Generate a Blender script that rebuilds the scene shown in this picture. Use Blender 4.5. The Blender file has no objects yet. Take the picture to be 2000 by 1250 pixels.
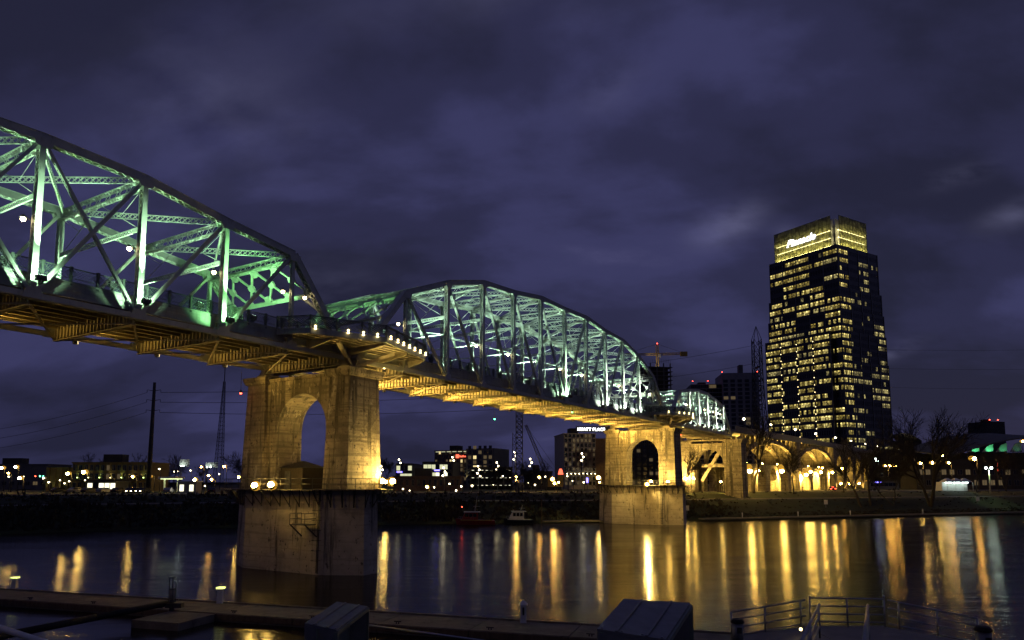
import bpy, math, random
from math import sin, cos, pi, radians, sqrt, atan2, floor
from mathutils import Vector, Matrix
random.seed(7)
SC = bpy.context.scene
COL = SC.collection

# ---------------------------------------------------------------- camera
CAMZ = 9.4
F_PX, CY_PX, PITCH = 1388.276, 794.69, radians(6.0102)
cam_d = bpy.data.cameras.new('camera')
cam_d.sensor_width = 36.0
cam_d.lens = F_PX / 2000 * 36
cam_d.shift_y = (CY_PX - 625) / 2000
cam_d.clip_start = 0.2
cam_d.clip_end = 9000
cam = bpy.data.objects.new('camera', cam_d)
COL.objects.link(cam)
cam.location = (0, 0, CAMZ)
cam.rotation_euler = (pi / 2 + PITCH, 0, 0)
SC.camera = cam

# ---------------------------------------------------------------- world, sun, exposure
wd = bpy.data.worlds.new('World')
SC.world = wd
wd.use_nodes = True
wt = wd.node_tree
wt.nodes.clear()
def wn(t, **k):
    n = wt.nodes.new(t)
    for a, b in k.items():
        setattr(n, a, b)
    return n
w_out = wn('ShaderNodeOutputWorld')
w_bg = wn('ShaderNodeBackground')
w_sky = wn('ShaderNodeTexSky', sky_type='NISHITA', sun_disc=False)
w_sky.sun_elevation = radians(-4.0)
w_sky.sun_rotation = radians(70)
w_tc = wn('ShaderNodeTexCoord')
# cloud deck: project the view direction onto a plane overhead so clouds flatten towards the horizon
w_sep = wn('ShaderNodeSeparateXYZ')
wt.links.new(w_tc.outputs['Generated'], w_sep.inputs[0])
w_zadd = wn('ShaderNodeMath', operation='ADD'); w_zadd.inputs[1].default_value = 0.42
w_zmax = wn('ShaderNodeMath', operation='MAXIMUM'); w_zmax.inputs[1].default_value = 0.1
wt.links.new(w_sep.outputs['Z'], w_zadd.inputs[0]); wt.links.new(w_zadd.outputs[0], w_zmax.inputs[0])
w_dx = wn('ShaderNodeMath', operation='DIVIDE'); w_dy = wn('ShaderNodeMath', operation='DIVIDE')
wt.links.new(w_sep.outputs['X'], w_dx.inputs[0]); wt.links.new(w_zmax.outputs[0], w_dx.inputs[1])
wt.links.new(w_sep.outputs['Y'], w_dy.inputs[0]); wt.links.new(w_zmax.outputs[0], w_dy.inputs[1])
w_cmb = wn('ShaderNodeCombineXYZ')
wt.links.new(w_dx.outputs[0], w_cmb.inputs[0]); wt.links.new(w_dy.outputs[0], w_cmb.inputs[1])
w_map = wn('ShaderNodeMapping')
w_map.inputs['Location'].default_value = (5.3, 0.4, 0)
w_map.inputs['Rotation'].default_value = (0, 0, radians(25))
w_map.inputs['Scale'].default_value = (0.75, 1.15, 1)
wt.links.new(w_cmb.outputs[0], w_map.inputs[0])
w_n1 = wn('ShaderNodeTexNoise')
w_n1.inputs['Scale'].default_value = 2.4
w_n1.inputs['Detail'].default_value = 9
w_n1.inputs['Roughness'].default_value = 0.52
w_n1.inputs['Distortion'].default_value = 0.15
wt.links.new(w_map.outputs[0], w_n1.inputs['Vector'])
w_r1 = wn('ShaderNodeValToRGB')
cr = w_r1.color_ramp
cr.interpolation = 'EASE'
cr.elements[0].position = 0.37; cr.elements[0].color = (0.0170, 0.0174, 0.0410, 1)
cr.elements[1].position = 0.90; cr.elements[1].color = (0.150, 0.145, 0.300, 1)
e_ = cr.elements.new(0.50); e_.color = (0.0255, 0.0258, 0.0670, 1)
e_ = cr.elements.new(0.63); e_.color = (0.0410, 0.0415, 0.1130, 1)
wt.links.new(w_n1.outputs['Fac'], w_r1.inputs[0])
w_add = wn('ShaderNodeMix', data_type='RGBA', blend_type='ADD')
w_add.inputs[0].default_value = 0.03
# a few thin breaks in the cloud, each fixed at its own bearing and height in the sky
w_prev = w_r1.outputs[0]
w_n2 = wn('ShaderNodeTexNoise'); w_n2.inputs['Scale'].default_value = 7.0; w_n2.inputs['Detail'].default_value = 6
wt.links.new(w_map.outputs[0], w_n2.inputs['Vector'])
w_nr = wn('ShaderNodeMapRange'); w_nr.inputs[1].default_value = .40; w_nr.inputs[2].default_value = .68
wt.links.new(w_n2.outputs['Fac'], w_nr.inputs[0])
for (bx, bz, rx, rz_, amp, slant) in ((.318, .376, .05, .026, .085, .35), (.66, .448, .055, .014, .075, .25), (.74, .392, .05, .02, .07, .35), (.548, .186, .035, .010, .09, .3), (.40, .355, .02, .018, .035, 0), (.145, .58, .05, .03, .035, .3), (-.44, .56, .15, .10, .028, -.2), (.0, .75, .3, .06, .02, .1), (-.28, .27, .12, .05, .03, 0), (-.03, .19, .06, .012, .02, .1)):
    gy = wn('ShaderNodeMath', operation='DIVIDE'); wt.links.new(w_sep.outputs['X'], gy.inputs[0]); wt.links.new(w_sep.outputs['Y'], gy.inputs[1])
    gz = wn('ShaderNodeMath', operation='DIVIDE'); wt.links.new(w_sep.outputs['Z'], gz.inputs[0]); wt.links.new(w_sep.outputs['Y'], gz.inputs[1])
    def wm_(op, a, b):
        n = wn('ShaderNodeMath', operation=op)
        for i, v in enumerate((a, b)):
            if isinstance(v, (int, float)): n.inputs[i].default_value = v
            else: wt.links.new(v, n.inputs[i])
        return n.outputs[0]
    dx_ = wm_('SUBTRACT', gy.outputs[0], bx); dz_ = wm_('SUBTRACT', wm_('SUBTRACT', gz.outputs[0], bz), wm_('MULTIPLY', dx_, slant))
    q_ = wm_('ADD', wm_('POWER', wm_('ABSOLUTE', wm_('DIVIDE', dx_, rx), 0), 2), wm_('POWER', wm_('ABSOLUTE', wm_('DIVIDE', dz_, rz_), 0), 2))
    g_ = wm_('MULTIPLY', wm_('POWER', 2.718, wm_('MULTIPLY', q_, -1.0)), amp)
    front = wm_('GREATER_THAN', w_sep.outputs['Y'], .05)
    g_ = wm_('MULTIPLY', wm_('MULTIPLY', g_, front), w_nr.outputs[0])
    mxb = wn('ShaderNodeMix', data_type='RGBA', blend_type='ADD'); mxb.inputs[7].default_value = (.92, .92, 1.6, 1)
    wt.links.new(g_, mxb.inputs[0]); wt.links.new(w_prev, mxb.inputs[6]); w_prev = mxb.outputs[2]
wt.links.new(w_prev, w_add.inputs[6])
wt.links.new(w_sky.outputs[0], w_add.inputs[7])
wt.links.new(w_add.outputs[2], w_bg.inputs['Color'])
w_bg.inputs['Strength'].default_value = 1.0
wt.links.new(w_bg.outputs[0], w_out.inputs['Surface'])

sun_d = bpy.data.lights.new('sun', 'SUN')
sun_d.energy = 0.02
sun_d.angle = radians(25)
sun_d.color = (0.75, 0.78, 1.0)
sun = bpy.data.objects.new('sun', sun_d)
COL.objects.link(sun)
sun.rotation_euler = (radians(70), 0, radians(70))

vs = SC.view_settings
vs.view_transform = 'Standard'
vs.look = 'None'
vs.exposure = 0.0
vs.gamma = 1.0
vs.use_curve_mapping = False
SC.render.engine = 'CYCLES'
cy = SC.cycles
cy.use_denoising = True
try:
    cy.denoiser = 'OPENIMAGEDENOISE'
except Exception:
    pass
cy.max_bounces = 6
cy.diffuse_bounces = 2
cy.glossy_bounces = 3
cy.transmission_bounces = 3
cy.transparent_max_bounces = 6
cy.sample_clamp_direct = 0
cy.sample_clamp_indirect = 4
cy.caustics_reflective = False
cy.caustics_refractive = False

# ---------------------------------------------------------------- helpers
def at(px, py, Y):
    """world point seen at photo pixel (px, py) at depth Y (metres north of the viewpoint)"""
    a = (px - 1000) / F_PX
    b = -(py - CY_PX) / F_PX
    d = Vector((a, cos(PITCH) - b * sin(PITCH), sin(PITCH) + b * cos(PITCH)))
    k = Y / d.y
    return Vector((d.x * k, Y, CAMZ + d.z * k))

def perp(a):
    a = a.normalized()
    t = Vector((0, 0, 1)) if abs(a.z) < 0.9 else Vector((1, 0, 0))
    u = a.cross(t).normalized()
    return u, u.cross(a).normalized()

class MB:
    def __init__(s):
        s.v = []; s.f = []; s.m = []; s.sm = []
    def quad(s, pts, mi=0, smooth=False):
        b = len(s.v)
        s.v += [tuple(p) for p in pts]
        s.f.append(tuple(range(b, b + len(pts)))); s.m.append(mi); s.sm.append(smooth)
    def hexa(s, p, mi=0):
        b = len(s.v)
        s.v += [tuple(q) for q in p]
        for f in ((0, 3, 2, 1), (4, 5, 6, 7), (0, 1, 5, 4), (1, 2, 6, 5), (2, 3, 7, 6), (3, 0, 4, 7)):
            s.f.append(tuple(b + i for i in f)); s.m.append(mi); s.sm.append(False)
    def box(s, x0, x1, y0, y1, z0, z1, mi=0):
        s.hexa([(x0, y0, z0), (x1, y0, z0), (x1, y1, z0), (x0, y1, z0), (x0, y0, z1), (x1, y0, z1), (x1, y1, z1), (x0, y1, z1)], mi)
    def bar(s, p0, p1, w, h, side=None, mi=0):
        """box from p0 to p1; w along the side direction, h across it"""
        p0 = Vector(p0); p1 = Vector(p1)
        a = (p1 - p0)
        if a.length < 1e-6: return
        if side is None:
            u, v = perp(a)
        else:
            an = a.normalized()
            u = Vector(side); u = (u - an * u.dot(an)).normalized()
            v = u.cross(an).normalized()
        u = u * (w / 2); v = v * (h / 2)
        s.hexa([p0 - u - v, p0 + u - v, p0 + u + v, p0 - u + v, p1 - u - v, p1 + u - v, p1 + u + v, p1 - u + v], mi)
    def tube(s, p0, p1, r0, r1=None, n=6, mi=0, caps=True):
        if r1 is None: r1 = r0
        p0 = Vector(p0); p1 = Vector(p1)
        u, v = perp(p1 - p0)
        b = len(s.v)
        for p, r in ((p0, r0), (p1, r1)):
            for i in range(n):
                t = 2 * pi * i / n
                s.v.append(tuple(p + u * (r * cos(t)) + v * (r * sin(t))))
        for i in range(n):
            j = (i + 1) % n
            s.f.append((b + i, b + j, b + n + j, b + n + i)); s.m.append(mi); s.sm.append(n > 4)
        if caps:
            s.f.append(tuple(b + i for i in reversed(range(n)))); s.m.append(mi); s.sm.append(False)
            s.f.append(tuple(b + n + i for i in range(n))); s.m.append(mi); s.sm.append(False)
    def path(s, pts, r, n=6, mi=0):
        for a, b in zip(pts[:-1], pts[1:]):
            s.tube(a, b, r, r, n, mi)
    def prism(s, poly, z0, z1, poly1=None, mi=0):
        poly1 = poly1 or poly
        n = len(poly); b = len(s.v)
        s.v += [(x, y, z0) for x, y in poly] + [(x, y, z1) for x, y in poly1]
        s.f.append(tuple(b + i for i in reversed(range(n)))); s.m.append(mi); s.sm.append(False)
        s.f.append(tuple(b + n + i for i in range(n))); s.m.append(mi); s.sm.append(False)
        for i in range(n):
            j = (i + 1) % n
            s.f.append((b + i, b + j, b + n + j, b + n + i)); s.m.append(mi); s.sm.append(False)
    def ext(s, poly, fn0, fn1, mi=0):
        """extrude a 2-D polygon: fn0/fn1 map (a, b) to the two end faces"""
        n = len(poly); b = len(s.v)
        s.v += [tuple(fn0(*p)) for p in poly] + [tuple(fn1(*p)) for p in poly]
        s.f.append(tuple(b + i for i in range(n))); s.m.append(mi); s.sm.append(False)
        s.f.append(tuple(b + n + i for i in reversed(range(n)))); s.m.append(mi); s.sm.append(False)
        for i in range(n):
            j = (i + 1) % n
            s.f.append((b + j, b + i, b + n + i, b + n + j)); s.m.append(mi); s.sm.append(False)
    def ball(s, c, r, n=8, m=5, mi=0, sz=1.0):
        c = Vector(c); b = len(s.v)
        s.v.append(tuple(c + Vector((0, 0, -r * sz))))
        for j in range(1, m):
            ph = -pi / 2 + pi * j / m
            for i in range(n):
                t = 2 * pi * i / n
                s.v.append(tuple(c + Vector((r * cos(ph) * cos(t), r * cos(ph) * sin(t), r * sz * sin(ph)))))
        s.v.append(tuple(c + Vector((0, 0, r * sz))))
        top = b + 1 + (m - 1) * n
        for i in range(n):
            k = (i + 1) % n
            s.f.append((b, b + 1 + k, b + 1 + i)); s.m.append(mi); s.sm.append(True)
            s.f.append((top, top - n + i, top - n + k)); s.m.append(mi); s.sm.append(True)
        for j in range(m - 2):
            for i in range(n):
                k = (i + 1) % n
                q = b + 1 + j * n
                s.f.append((q + i, q + k, q + n + k, q + n + i)); s.m.append(mi); s.sm.append(True)
    def mesh(s, name, mats):
        me = bpy.data.meshes.new(name)
        me.from_pydata(s.v, [], s.f)
        for m in (mats if isinstance(mats, (list, tuple)) else [mats]):
            me.materials.append(m)
        me.polygons.foreach_set('material_index', s.m)
        me.polygons.foreach_set('use_smooth', s.sm)
        me.update()
        return me
    def build(s, name, mats, parent=None, loc=None):
        return link(name, s.mesh(name, mats), parent, loc)

def link(name, me, parent=None, loc=None, rz=0):
    o = bpy.data.objects.new(name, me)
    COL.objects.link(o)
    if parent is not None: o.parent = parent
    if loc is not None: o.location = loc
    if rz: o.rotation_euler = (0, 0, rz)
    return o

def tag(o, label, cat, group=None):
    o['label'] = label; o['category'] = cat
    if group: o['group'] = group
    return o
def thing(name, label, cat, loc=(0, 0, 0), rz=0, group=None):
    o = link(name, None, None, loc, rz)
    o.empty_display_size = 0.5
    return tag(o, label, cat, group)
def kind(o, k):
    o['kind'] = k
    return o

def light(name, typ, loc, energy, color, parent=None, aim=None, size=0.15, cone=60, blend=0.6):
    d = bpy.data.lights.new(name, typ)
    d.energy = energy; d.color = color
    d.shadow_soft_size = size
    if typ == 'SPOT':
        d.spot_size = radians(cone); d.spot_blend = blend
    o = bpy.data.objects.new(name, d)
    COL.objects.link(o)
    o.location = loc
    if aim is not None:
        o.rotation_euler = (Vector(aim) - Vector(loc)).to_track_quat('-Z', 'Y').to_euler()
    if parent is not None: o.parent = parent
    return o

ORD = ['first', 'second', 'third', 'fourth', 'fifth', 'sixth', 'seventh', 'eighth', 'ninth', 'tenth', 'eleventh', 'twelfth',
       'thirteenth', 'fourteenth', 'fifteenth', 'sixteenth', 'seventeenth', 'eighteenth', 'nineteenth', 'twentieth']

# ---------------------------------------------------------------- materials
def new_mat(name):
    m = bpy.data.materials.new(name)
    m.use_nodes = True
    nt = m.node_tree
    return m, nt, nt.nodes['Principled BSDF']
def nd(nt, t, **k):
    n = nt.nodes.new(t)
    for a, b in k.items(): setattr(n, a, b)
    return n

def surf(name, c0, c1=None, rough=0.7, metal=0.0, scale=2.0, detail=5, bump=0.0, bscale=None, streak=None, streak_col=None, vec='Object', stretch=(1, 1, 1)):
    m, nt, p = new_mat(name)
    p.inputs['Roughness'].default_value = rough
    p.inputs['Metallic'].default_value = metal
    c1 = c1 or tuple(x * 0.75 for x in c0)
    tc = nd(nt, 'ShaderNodeTexCoord')
    mp = nd(nt, 'ShaderNodeMapping'); mp.inputs['Scale'].default_value = stretch
    nt.links.new(tc.outputs[vec], mp.inputs[0])
    n = nd(nt, 'ShaderNodeTexNoise')
    n.inputs['Scale'].default_value = scale; n.inputs['Detail'].default_value = detail; n.inputs['Roughness'].default_value = 0.6
    nt.links.new(mp.outputs[0], n.inputs['Vector'])
    r = nd(nt, 'ShaderNodeValToRGB')
    r.color_ramp.elements[0].position = 0.32; r.color_ramp.elements[0].color = (*c1, 1)
    r.color_ramp.elements[1].position = 0.66; r.color_ramp.elements[1].color = (*c0, 1)
    nt.links.new(n.outputs['Fac'], r.inputs[0])
    col = r.outputs[0]
    if streak:
        for (sx, sy, sz, lo, hi, amt, sc) in streak:
            mp2 = nd(nt, 'ShaderNodeMapping'); mp2.inputs['Scale'].default_value = (sx, sy, sz)
            nt.links.new(tc.outputs[vec], mp2.inputs[0])
            n2 = nd(nt, 'ShaderNodeTexNoise'); n2.inputs['Scale'].default_value = 1; n2.inputs['Detail'].default_value = 6; n2.inputs['Roughness'].default_value = 0.65
            nt.links.new(mp2.outputs[0], n2.inputs['Vector'])
            r2 = nd(nt, 'ShaderNodeMapRange'); r2.inputs[1].default_value = lo; r2.inputs[2].default_value = hi; r2.inputs[3].default_value = 0; r2.inputs[4].default_value = amt
            nt.links.new(n2.outputs['Fac'], r2.inputs[0])
            mx = nd(nt, 'ShaderNodeMix', data_type='RGBA')
            nt.links.new(r2.outputs[0], mx.inputs[0]); nt.links.new(col, mx.inputs[6]); mx.inputs[7].default_value = (*sc, 1)
            col = mx.outputs[2]
    nt.links.new(col, p.inputs['Base Color'])
    if bump:
        nb = nd(nt, 'ShaderNodeTexNoise'); nb.inputs['Scale'].default_value = bscale or scale * 4; nb.inputs['Detail'].default_value = 6
        nt.links.new(mp.outputs[0], nb.inputs['Vector'])
        b = nd(nt, 'ShaderNodeBump'); b.inputs['Strength'].default_value = bump; b.inputs['Distance'].default_value = 0.1
        nt.links.new(nb.outputs['Fac'], b.inputs['Height'])
        nt.links.new(b.outputs[0], p.inputs['Normal'])
    return m

def emit(name, col, strength):
    m, nt, p = new_mat(name)
    p.inputs['Base Color'].default_value = (0.02, 0.02, 0.02, 1)
    p.inputs['Emission Color'].default_value = (*col, 1)
    p.inputs['Emission Strength'].default_value = strength
    p.inputs['Roughness'].default_value = 0.5
    return m

M = {}
M['steel'] = surf('painted_steel', (0.50, 0.52, 0.47), (0.38, 0.40, 0.36), 0.45, 0.0, 1.2, 6, 0.03, 12, streak=[(3, 3, 0.5, 0.58, 0.75, 0.55, (0.17, 0.14, 0.10))])
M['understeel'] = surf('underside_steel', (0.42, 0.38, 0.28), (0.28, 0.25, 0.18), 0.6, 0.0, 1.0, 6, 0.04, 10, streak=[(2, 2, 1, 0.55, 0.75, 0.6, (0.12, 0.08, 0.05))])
M['darksteel'] = surf('dark_steel', (0.06, 0.06, 0.065), (0.03, 0.03, 0.03), 0.5, 0.3, 3)
M['railiron'] = surf('railing_iron', (0.10, 0.12, 0.115), (0.06, 0.07, 0.065), 0.5, 0.2, 3)
M['fascia'] = surf('fascia_paint', (0.36, 0.38, 0.34), (0.25, 0.26, 0.23), 0.55, 0.0, 0.8, 6, 0.04, 8, streak=[(2.5, 2.5, 0.3, 0.5, 0.72, 0.6, (0.13, 0.12, 0.10))])
M['concrete'] = surf('weathered_concrete', (0.37, 0.32, 0.24), (0.22, 0.19, 0.145), 0.92, 0.0, 0.55, 8, 0.7, 2.6,
    streak=[(0.95, 0.95, 0.06, 0.50, 0.60, 0.9, (0.045, 0.04, 0.03)), (0.08, 0.08, 2.6, 0.51, 0.57, 0.6, (0.11, 0.095, 0.072)), (2.4, 2.4, 1.7, 0.58, 0.64, 0.85, (0.035, 0.03, 0.025)), (0.35, 0.35, 0.22, 0.5, 0.62, 0.6, (0.14, 0.12, 0.09)), (1.1, 1.1, 0.5, 0.60, 0.66, 0.7, (0.5, 0.46, 0.38))])
M['baseconc'] = surf('brightened_base_concrete', (0.56, 0.50, 0.40), (0.38, 0.34, 0.27), 0.92, 0.0, 0.5, 8, 0.6, 2.4,  # colour lightened to stand in for ambient light from the near bank
    streak=[(0.9, 0.9, 0.07, 0.56, 0.64, 0.85, (0.06, 0.055, 0.045)), (0.08, 0.08, 2.4, 0.54, 0.60, 0.45, (0.24, 0.215, 0.175)), (2.0, 2.0, 1.5, 0.60, 0.66, 0.85, (0.05, 0.045, 0.035)), (0.4, 0.4, 0.3, 0.54, 0.66, 0.6, (0.22, 0.20, 0.165))])
M['deckconc'] = surf('deck_concrete', (0.34, 0.33, 0.30), (0.24, 0.23, 0.21), 0.9, 0.0, 1.5, 6, 0.2, 8)
M['dockconc'] = surf('dock_concrete', (0.22, 0.19, 0.15), (0.13, 0.115, 0.09), 0.85, 0.0, 0.9, 8, 0.3, 4, streak=[(1.2, 1.2, 0.3, 0.55, 0.7, 0.7, (0.05, 0.045, 0.035))])
M['hutwood'] = surf('darkened_boards', (0.035, 0.026, 0.018), (0.02, 0.015, 0.01), 0.9, 0, 4, 6, 0.3, 12)  # shade put into the colour: boards darkened so the hut reads as a silhouette
M['wood'] = surf('weathered_wood', (0.16, 0.11, 0.07), (0.09, 0.06, 0.04), 0.85, 0.0, 4, 6, 0.3, 12, stretch=(1, 1, 0.2))
M['roofdark'] = surf('dark_roof', (0.05, 0.05, 0.055), (0.03, 0.03, 0.03), 0.8)
M['bark'] = surf('bark', (0.055, 0.045, 0.035), (0.03, 0.025, 0.02), 0.9, 0, 6, 5, 0.4, 20)
M['twig'] = surf('twigs', (0.05, 0.042, 0.035), (0.03, 0.026, 0.022), 0.9, 0, 6)
M['scrub'] = surf('dry_scrub', (0.045, 0.04, 0.024), (0.02, 0.019, 0.012), 0.95, 0, 1.5)
M['grass'] = surf('bank_grass', (0.03, 0.042, 0.016), (0.016, 0.02, 0.01), 0.95, 0, 0.15, 8, 0.6, 3, vec='Object')
M['asphalt'] = surf('asphalt', (0.06, 0.058, 0.055), (0.04, 0.04, 0.04), 0.85, 0, 0.4, 6)
M['pathconc'] = surf('path_concrete', (0.26, 0.25, 0.23), (0.18, 0.17, 0.16), 0.9, 0, 1.0, 6)
M['glassdark'] = surf('dark_glass', (0.012, 0.014, 0.018), (0.008, 0.01, 0.012), 0.12, 0, 0.5)
M['spandrel'] = surf('spandrel_panel', (0.05, 0.05, 0.056), (0.035, 0.035, 0.04), 0.22, 0.1, 0.3)
M['mullion'] = surf('mullion_metal', (0.14, 0.14, 0.15), (0.10, 0.10, 0.105), 0.4, 0.3, 1)
M['brickred'] = surf('brown_brick', (0.15, 0.095, 0.07), (0.10, 0.065, 0.05), 0.9, 0, 1.5, 6, 0.2, 10)
M['hotelyellow'] = surf('ochre_stucco', (0.20, 0.145, 0.055), (0.15, 0.11, 0.04), 0.9, 0, 0.5, 6)
M['stucco'] = surf('pale_stucco', (0.36, 0.33, 0.29), (0.28, 0.26, 0.23), 0.9, 0, 0.5, 6)
M['greywall'] = surf('grey_wall', (0.14, 0.14, 0.14), (0.10, 0.10, 0.10), 0.85, 0, 0.4, 6)
M['condowall'] = surf('condo_concrete', (0.26, 0.26, 0.28), (0.2, 0.2, 0.215), 0.8, 0, 0.3, 6)
M['condoglass'] = surf('blue_grey_glass', (0.06, 0.07, 0.09), (0.045, 0.05, 0.065), 0.25, 0.2, 0.3)
M['darkwall'] = surf('dark_wall', (0.05, 0.047, 0.045), (0.035, 0.033, 0.032), 0.85, 0, 0.4, 6)
M['white'] = surf('white_paint', (0.72, 0.72, 0.70), (0.58, 0.58, 0.56), 0.5, 0, 2)
M['redpaint'] = surf('red_paint', (0.28, 0.03, 0.02), (0.20, 0.02, 0.015), 0.4, 0, 2)
M['navy'] = surf('navy_hull', (0.01, 0.012, 0.02), (0.008, 0.01, 0.015), 0.35, 0, 2)
M['rubber'] = surf('black_rubber', (0.015, 0.015, 0.015), (0.01, 0.01, 0.01), 0.8)
M['galv'] = surf('galvanised_steel', (0.40, 0.41, 0.42), (0.28, 0.29, 0.30), 0.38, 0.85, 4, 5, 0.05, 20)
M['aluminium'] = surf('grey_sheet_metal', (0.22, 0.23, 0.25), (0.17, 0.18, 0.19), 0.5, 0.5, 3, 6, 0.08, 14)
M['craneyellow'] = surf('crane_yellow', (0.45, 0.30, 0.05), (0.32, 0.21, 0.04), 0.5)
M['pedlamp'] = emit('pedestal_lamp', (.95, 1.0, .30), 1.6)
M['hoodedge'] = surf('green_grey_metal', (.20, .25, .22), (.14, .17, .15), .5, .3, 3)
M['wire'] = surf('wire', (0.02, 0.02, 0.02), None, 0.6)
M['carpaint'] = surf('dark_car_paint', (0.03, 0.03, 0.035), (0.025, 0.025, 0.03), 0.25, 0.3, 1)
M['carsilver'] = surf('silver_car_paint', (0.3, 0.3, 0.31), (0.26, 0.26, 0.27), 0.3, 0.5, 1)
AMB = (1.0, 0.62, 0.14); WARM = (1.0, 0.80, 0.42); SOFT = (1.0, 0.90, 0.62); COOL = (0.80, 1.0, 0.85)
M['amber'] = emit('amber_bulb', AMB, 150)
M['amberhalo'] = emit('amber_halo', (1.0, .50, .05), .55)  # emission for added balls that imitate the amber halo round lamps
M['softhalo'] = emit('soft_halo', (1.0, .75, .35), .25)  # fainter emission for the imitated halo of the white lamps
M['amberdeep'] = emit('deep_amber_bulb', (1.0, .50, .09), 120)
M['amberbig'] = emit('amber_flood', (1.0, 0.60, 0.12), 170)
M['warm'] = emit('warm_bulb', WARM, 34)
M['warmsoft'] = emit('warm_globe', (1.0, 0.76, 0.34), 5.5)
M['soft'] = emit('soft_white_bulb', (1.0, .84, .5), 15)
M['cool'] = emit('cool_white_bulb', COOL, 30)
M['lens'] = emit('flood_lens', (0.72, 1.0, 0.78), 14)
M['redlight'] = emit('red_light', (1.0, 0.06, 0.03), 14)
M['greenlight'] = emit('green_light', (0.10, 1.0, 0.45), 16)
M['bluelight'] = emit('blue_light', (0.20, 0.16, 1.0), 5)
M['signwhite'] = emit('white_sign', (0.95, 0.98, 1.0), 5.0)
M['signred'] = emit('red_sign', (1.0, 0.12, 0.06), 2.6)
M['winlit'] = emit('lit_window', (1.0, 0.78, 0.35), 1.1)
M['windim'] = emit('dim_window', (1.0, 0.72, 0.36), 0.10)
M['winwhite'] = emit('lit_shopfront', (1.0, 0.95, 0.70), 1.6)
M['winpale'] = emit('lit_office_window', (0.95, 0.95, 0.58), 0.75)

# ---------------------------------------------------------------- river and ground
def water_material():
    m, nt, p = new_mat('river_water')
    p.inputs['Base Color'].default_value = (0.012, 0.010, 0.008, 1)
    p.inputs['Anisotropic'].default_value = 0.3
    tg = nd(nt, 'ShaderNodeCombineXYZ'); tg.inputs[1].default_value = 1.0; nt.links.new(tg.outputs[0], p.inputs['Tangent'])
    p.inputs['IOR'].default_value = 1.2
    tc = nd(nt, 'ShaderNodeTexCoord')
    def noise(scale, sx, sy, det, dist=0.0):
        mp = nd(nt, 'ShaderNodeMapping'); mp.inputs['Scale'].default_value = (sx, sy, 1); mp.inputs['Rotation'].default_value = (0, 0, 0)
        nt.links.new(tc.outputs['Object'], mp.inputs[0])
        n = nd(nt, 'ShaderNodeTexNoise'); n.inputs['Scale'].default_value = scale; n.inputs['Detail'].default_value = det; n.inputs['Distortion'].default_value = dist
        nt.links.new(mp.outputs[0], n.inputs['Vector'])
        return n
    big = noise(0.10, 0.7, 1.6, 3, 0.8)
    fine = noise(2.2, 0.14, 1.5, 3, 0.0)
    mid = noise(0.5, 0.14, 1.2, 3, 0.3)
    b1 = nd(nt, 'ShaderNodeBump'); b1.inputs['Strength'].default_value = 0.30; b1.inputs['Distance'].default_value = 0.05
    nt.links.new(fine.outputs['Fac'], b1.inputs['Height'])
    b2 = nd(nt, 'ShaderNodeBump'); b2.inputs['Strength'].default_value = 0.26; b2.inputs['Distance'].default_value = 0.14
    nt.links.new(mid.outputs['Fac'], b2.inputs['Height']); nt.links.new(b1.outputs[0], b2.inputs['Normal'])
    nt.links.new(b2.outputs[0], p.inputs['Normal'])
    # wind and current leave rougher and smoother patches
    mr = nd(nt, 'ShaderNodeMapRange'); mr.inputs[1].default_value = 0.35; mr.inputs[2].default_value = 0.7; mr.inputs[3].default_value = 0.14; mr.inputs[4].default_value = 0.215
    nt.links.new(big.outputs['Fac'], mr.inputs[0]); nt.links.new(mr.outputs[0], p.inputs['Roughness'])
    return m
M['water'] = water_material()
mb = MB()
mb.quad([(-1500, -30, 0), (1500, -30, 0), (1500, 900, 0), (-1500, 900, 0)])
kind(mb.build('river_water', M['water']), 'structure')

EDGE = [(-1400, -60), (-600, 30), (-200, 92), (-125, 112), (-91, 130), (-72, 143), (-8, 163.6), (41.7, 172.5), (152, 213), (400, 304), (900, 487), (1500, 700)]
def polyline(pts, n):
    L = [0]
    for a, b in zip(pts[:-1], pts[1:]): L.append(L[-1] + sqrt((a[0]-b[0])**2 + (a[1]-b[1])**2))
    out = []
    for i in range(n + 1):
        t = L[-1] * i / n
        k = max(j for j in range(len(L)) if L[j] <= t + 1e-9); k = min(k, len(pts) - 2)
        u = (t - L[k]) / (L[k+1] - L[k])
        out.append((pts[k][0] + (pts[k+1][0]-pts[k][0])*u, pts[k][1] + (pts[k+1][1]-pts[k][1])*u))
    return out
# dense between x=-200 and 400
EP = polyline(EDGE[:3], 12)[:-1] + polyline(EDGE[2:10], 150)[:-1] + polyline(EDGE[9:], 12)
def enorm(i):
    a = EP[max(0, i-4)]; b = EP[min(len(EP)-1, i+4)]
    d = Vector((b[0]-a[0], b[1]-a[1])).normalized()
    return Vector((-d.y, d.x))
STREET = 6.3
OFFS = [(-3, -2.0), (-0.4, -1.2), (0, 0.25), (2, 0.9), (5, 1.7), (9, 3.0), (12, 4.2), (14, 4.55), (18, 4.6), (22, 5.5), (26, 6.1), (32, STREET), (45, STREET), (70, STREET), (110, STREET), (200, STREET), (400, STREET), (900, STREET), (3500, STREET)]
rnd = random.Random(3)
mb = MB()
for i, p in enumerate(EP):
    n = enorm(i)
    for j, (o, z) in enumerate(OFFS):
        jz = rnd.uniform(-0.07, 0.07) if 2 < j < 11 and j not in (7, 8) else 0
        mb.v.append((p[0] + n.x * o, p[1] + n.y * o, z + jz))
NO = len(OFFS)
for i in range(len(EP) - 1):
    for j in range(NO - 1):
        a = i * NO + j
        mb.f.append((a, a + NO, a + NO + 1, a + 1)); mb.m.append(0); mb.sm.append(True)
kind(mb.build('riverbank_ground', M['grass']), 'structure')
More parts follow.
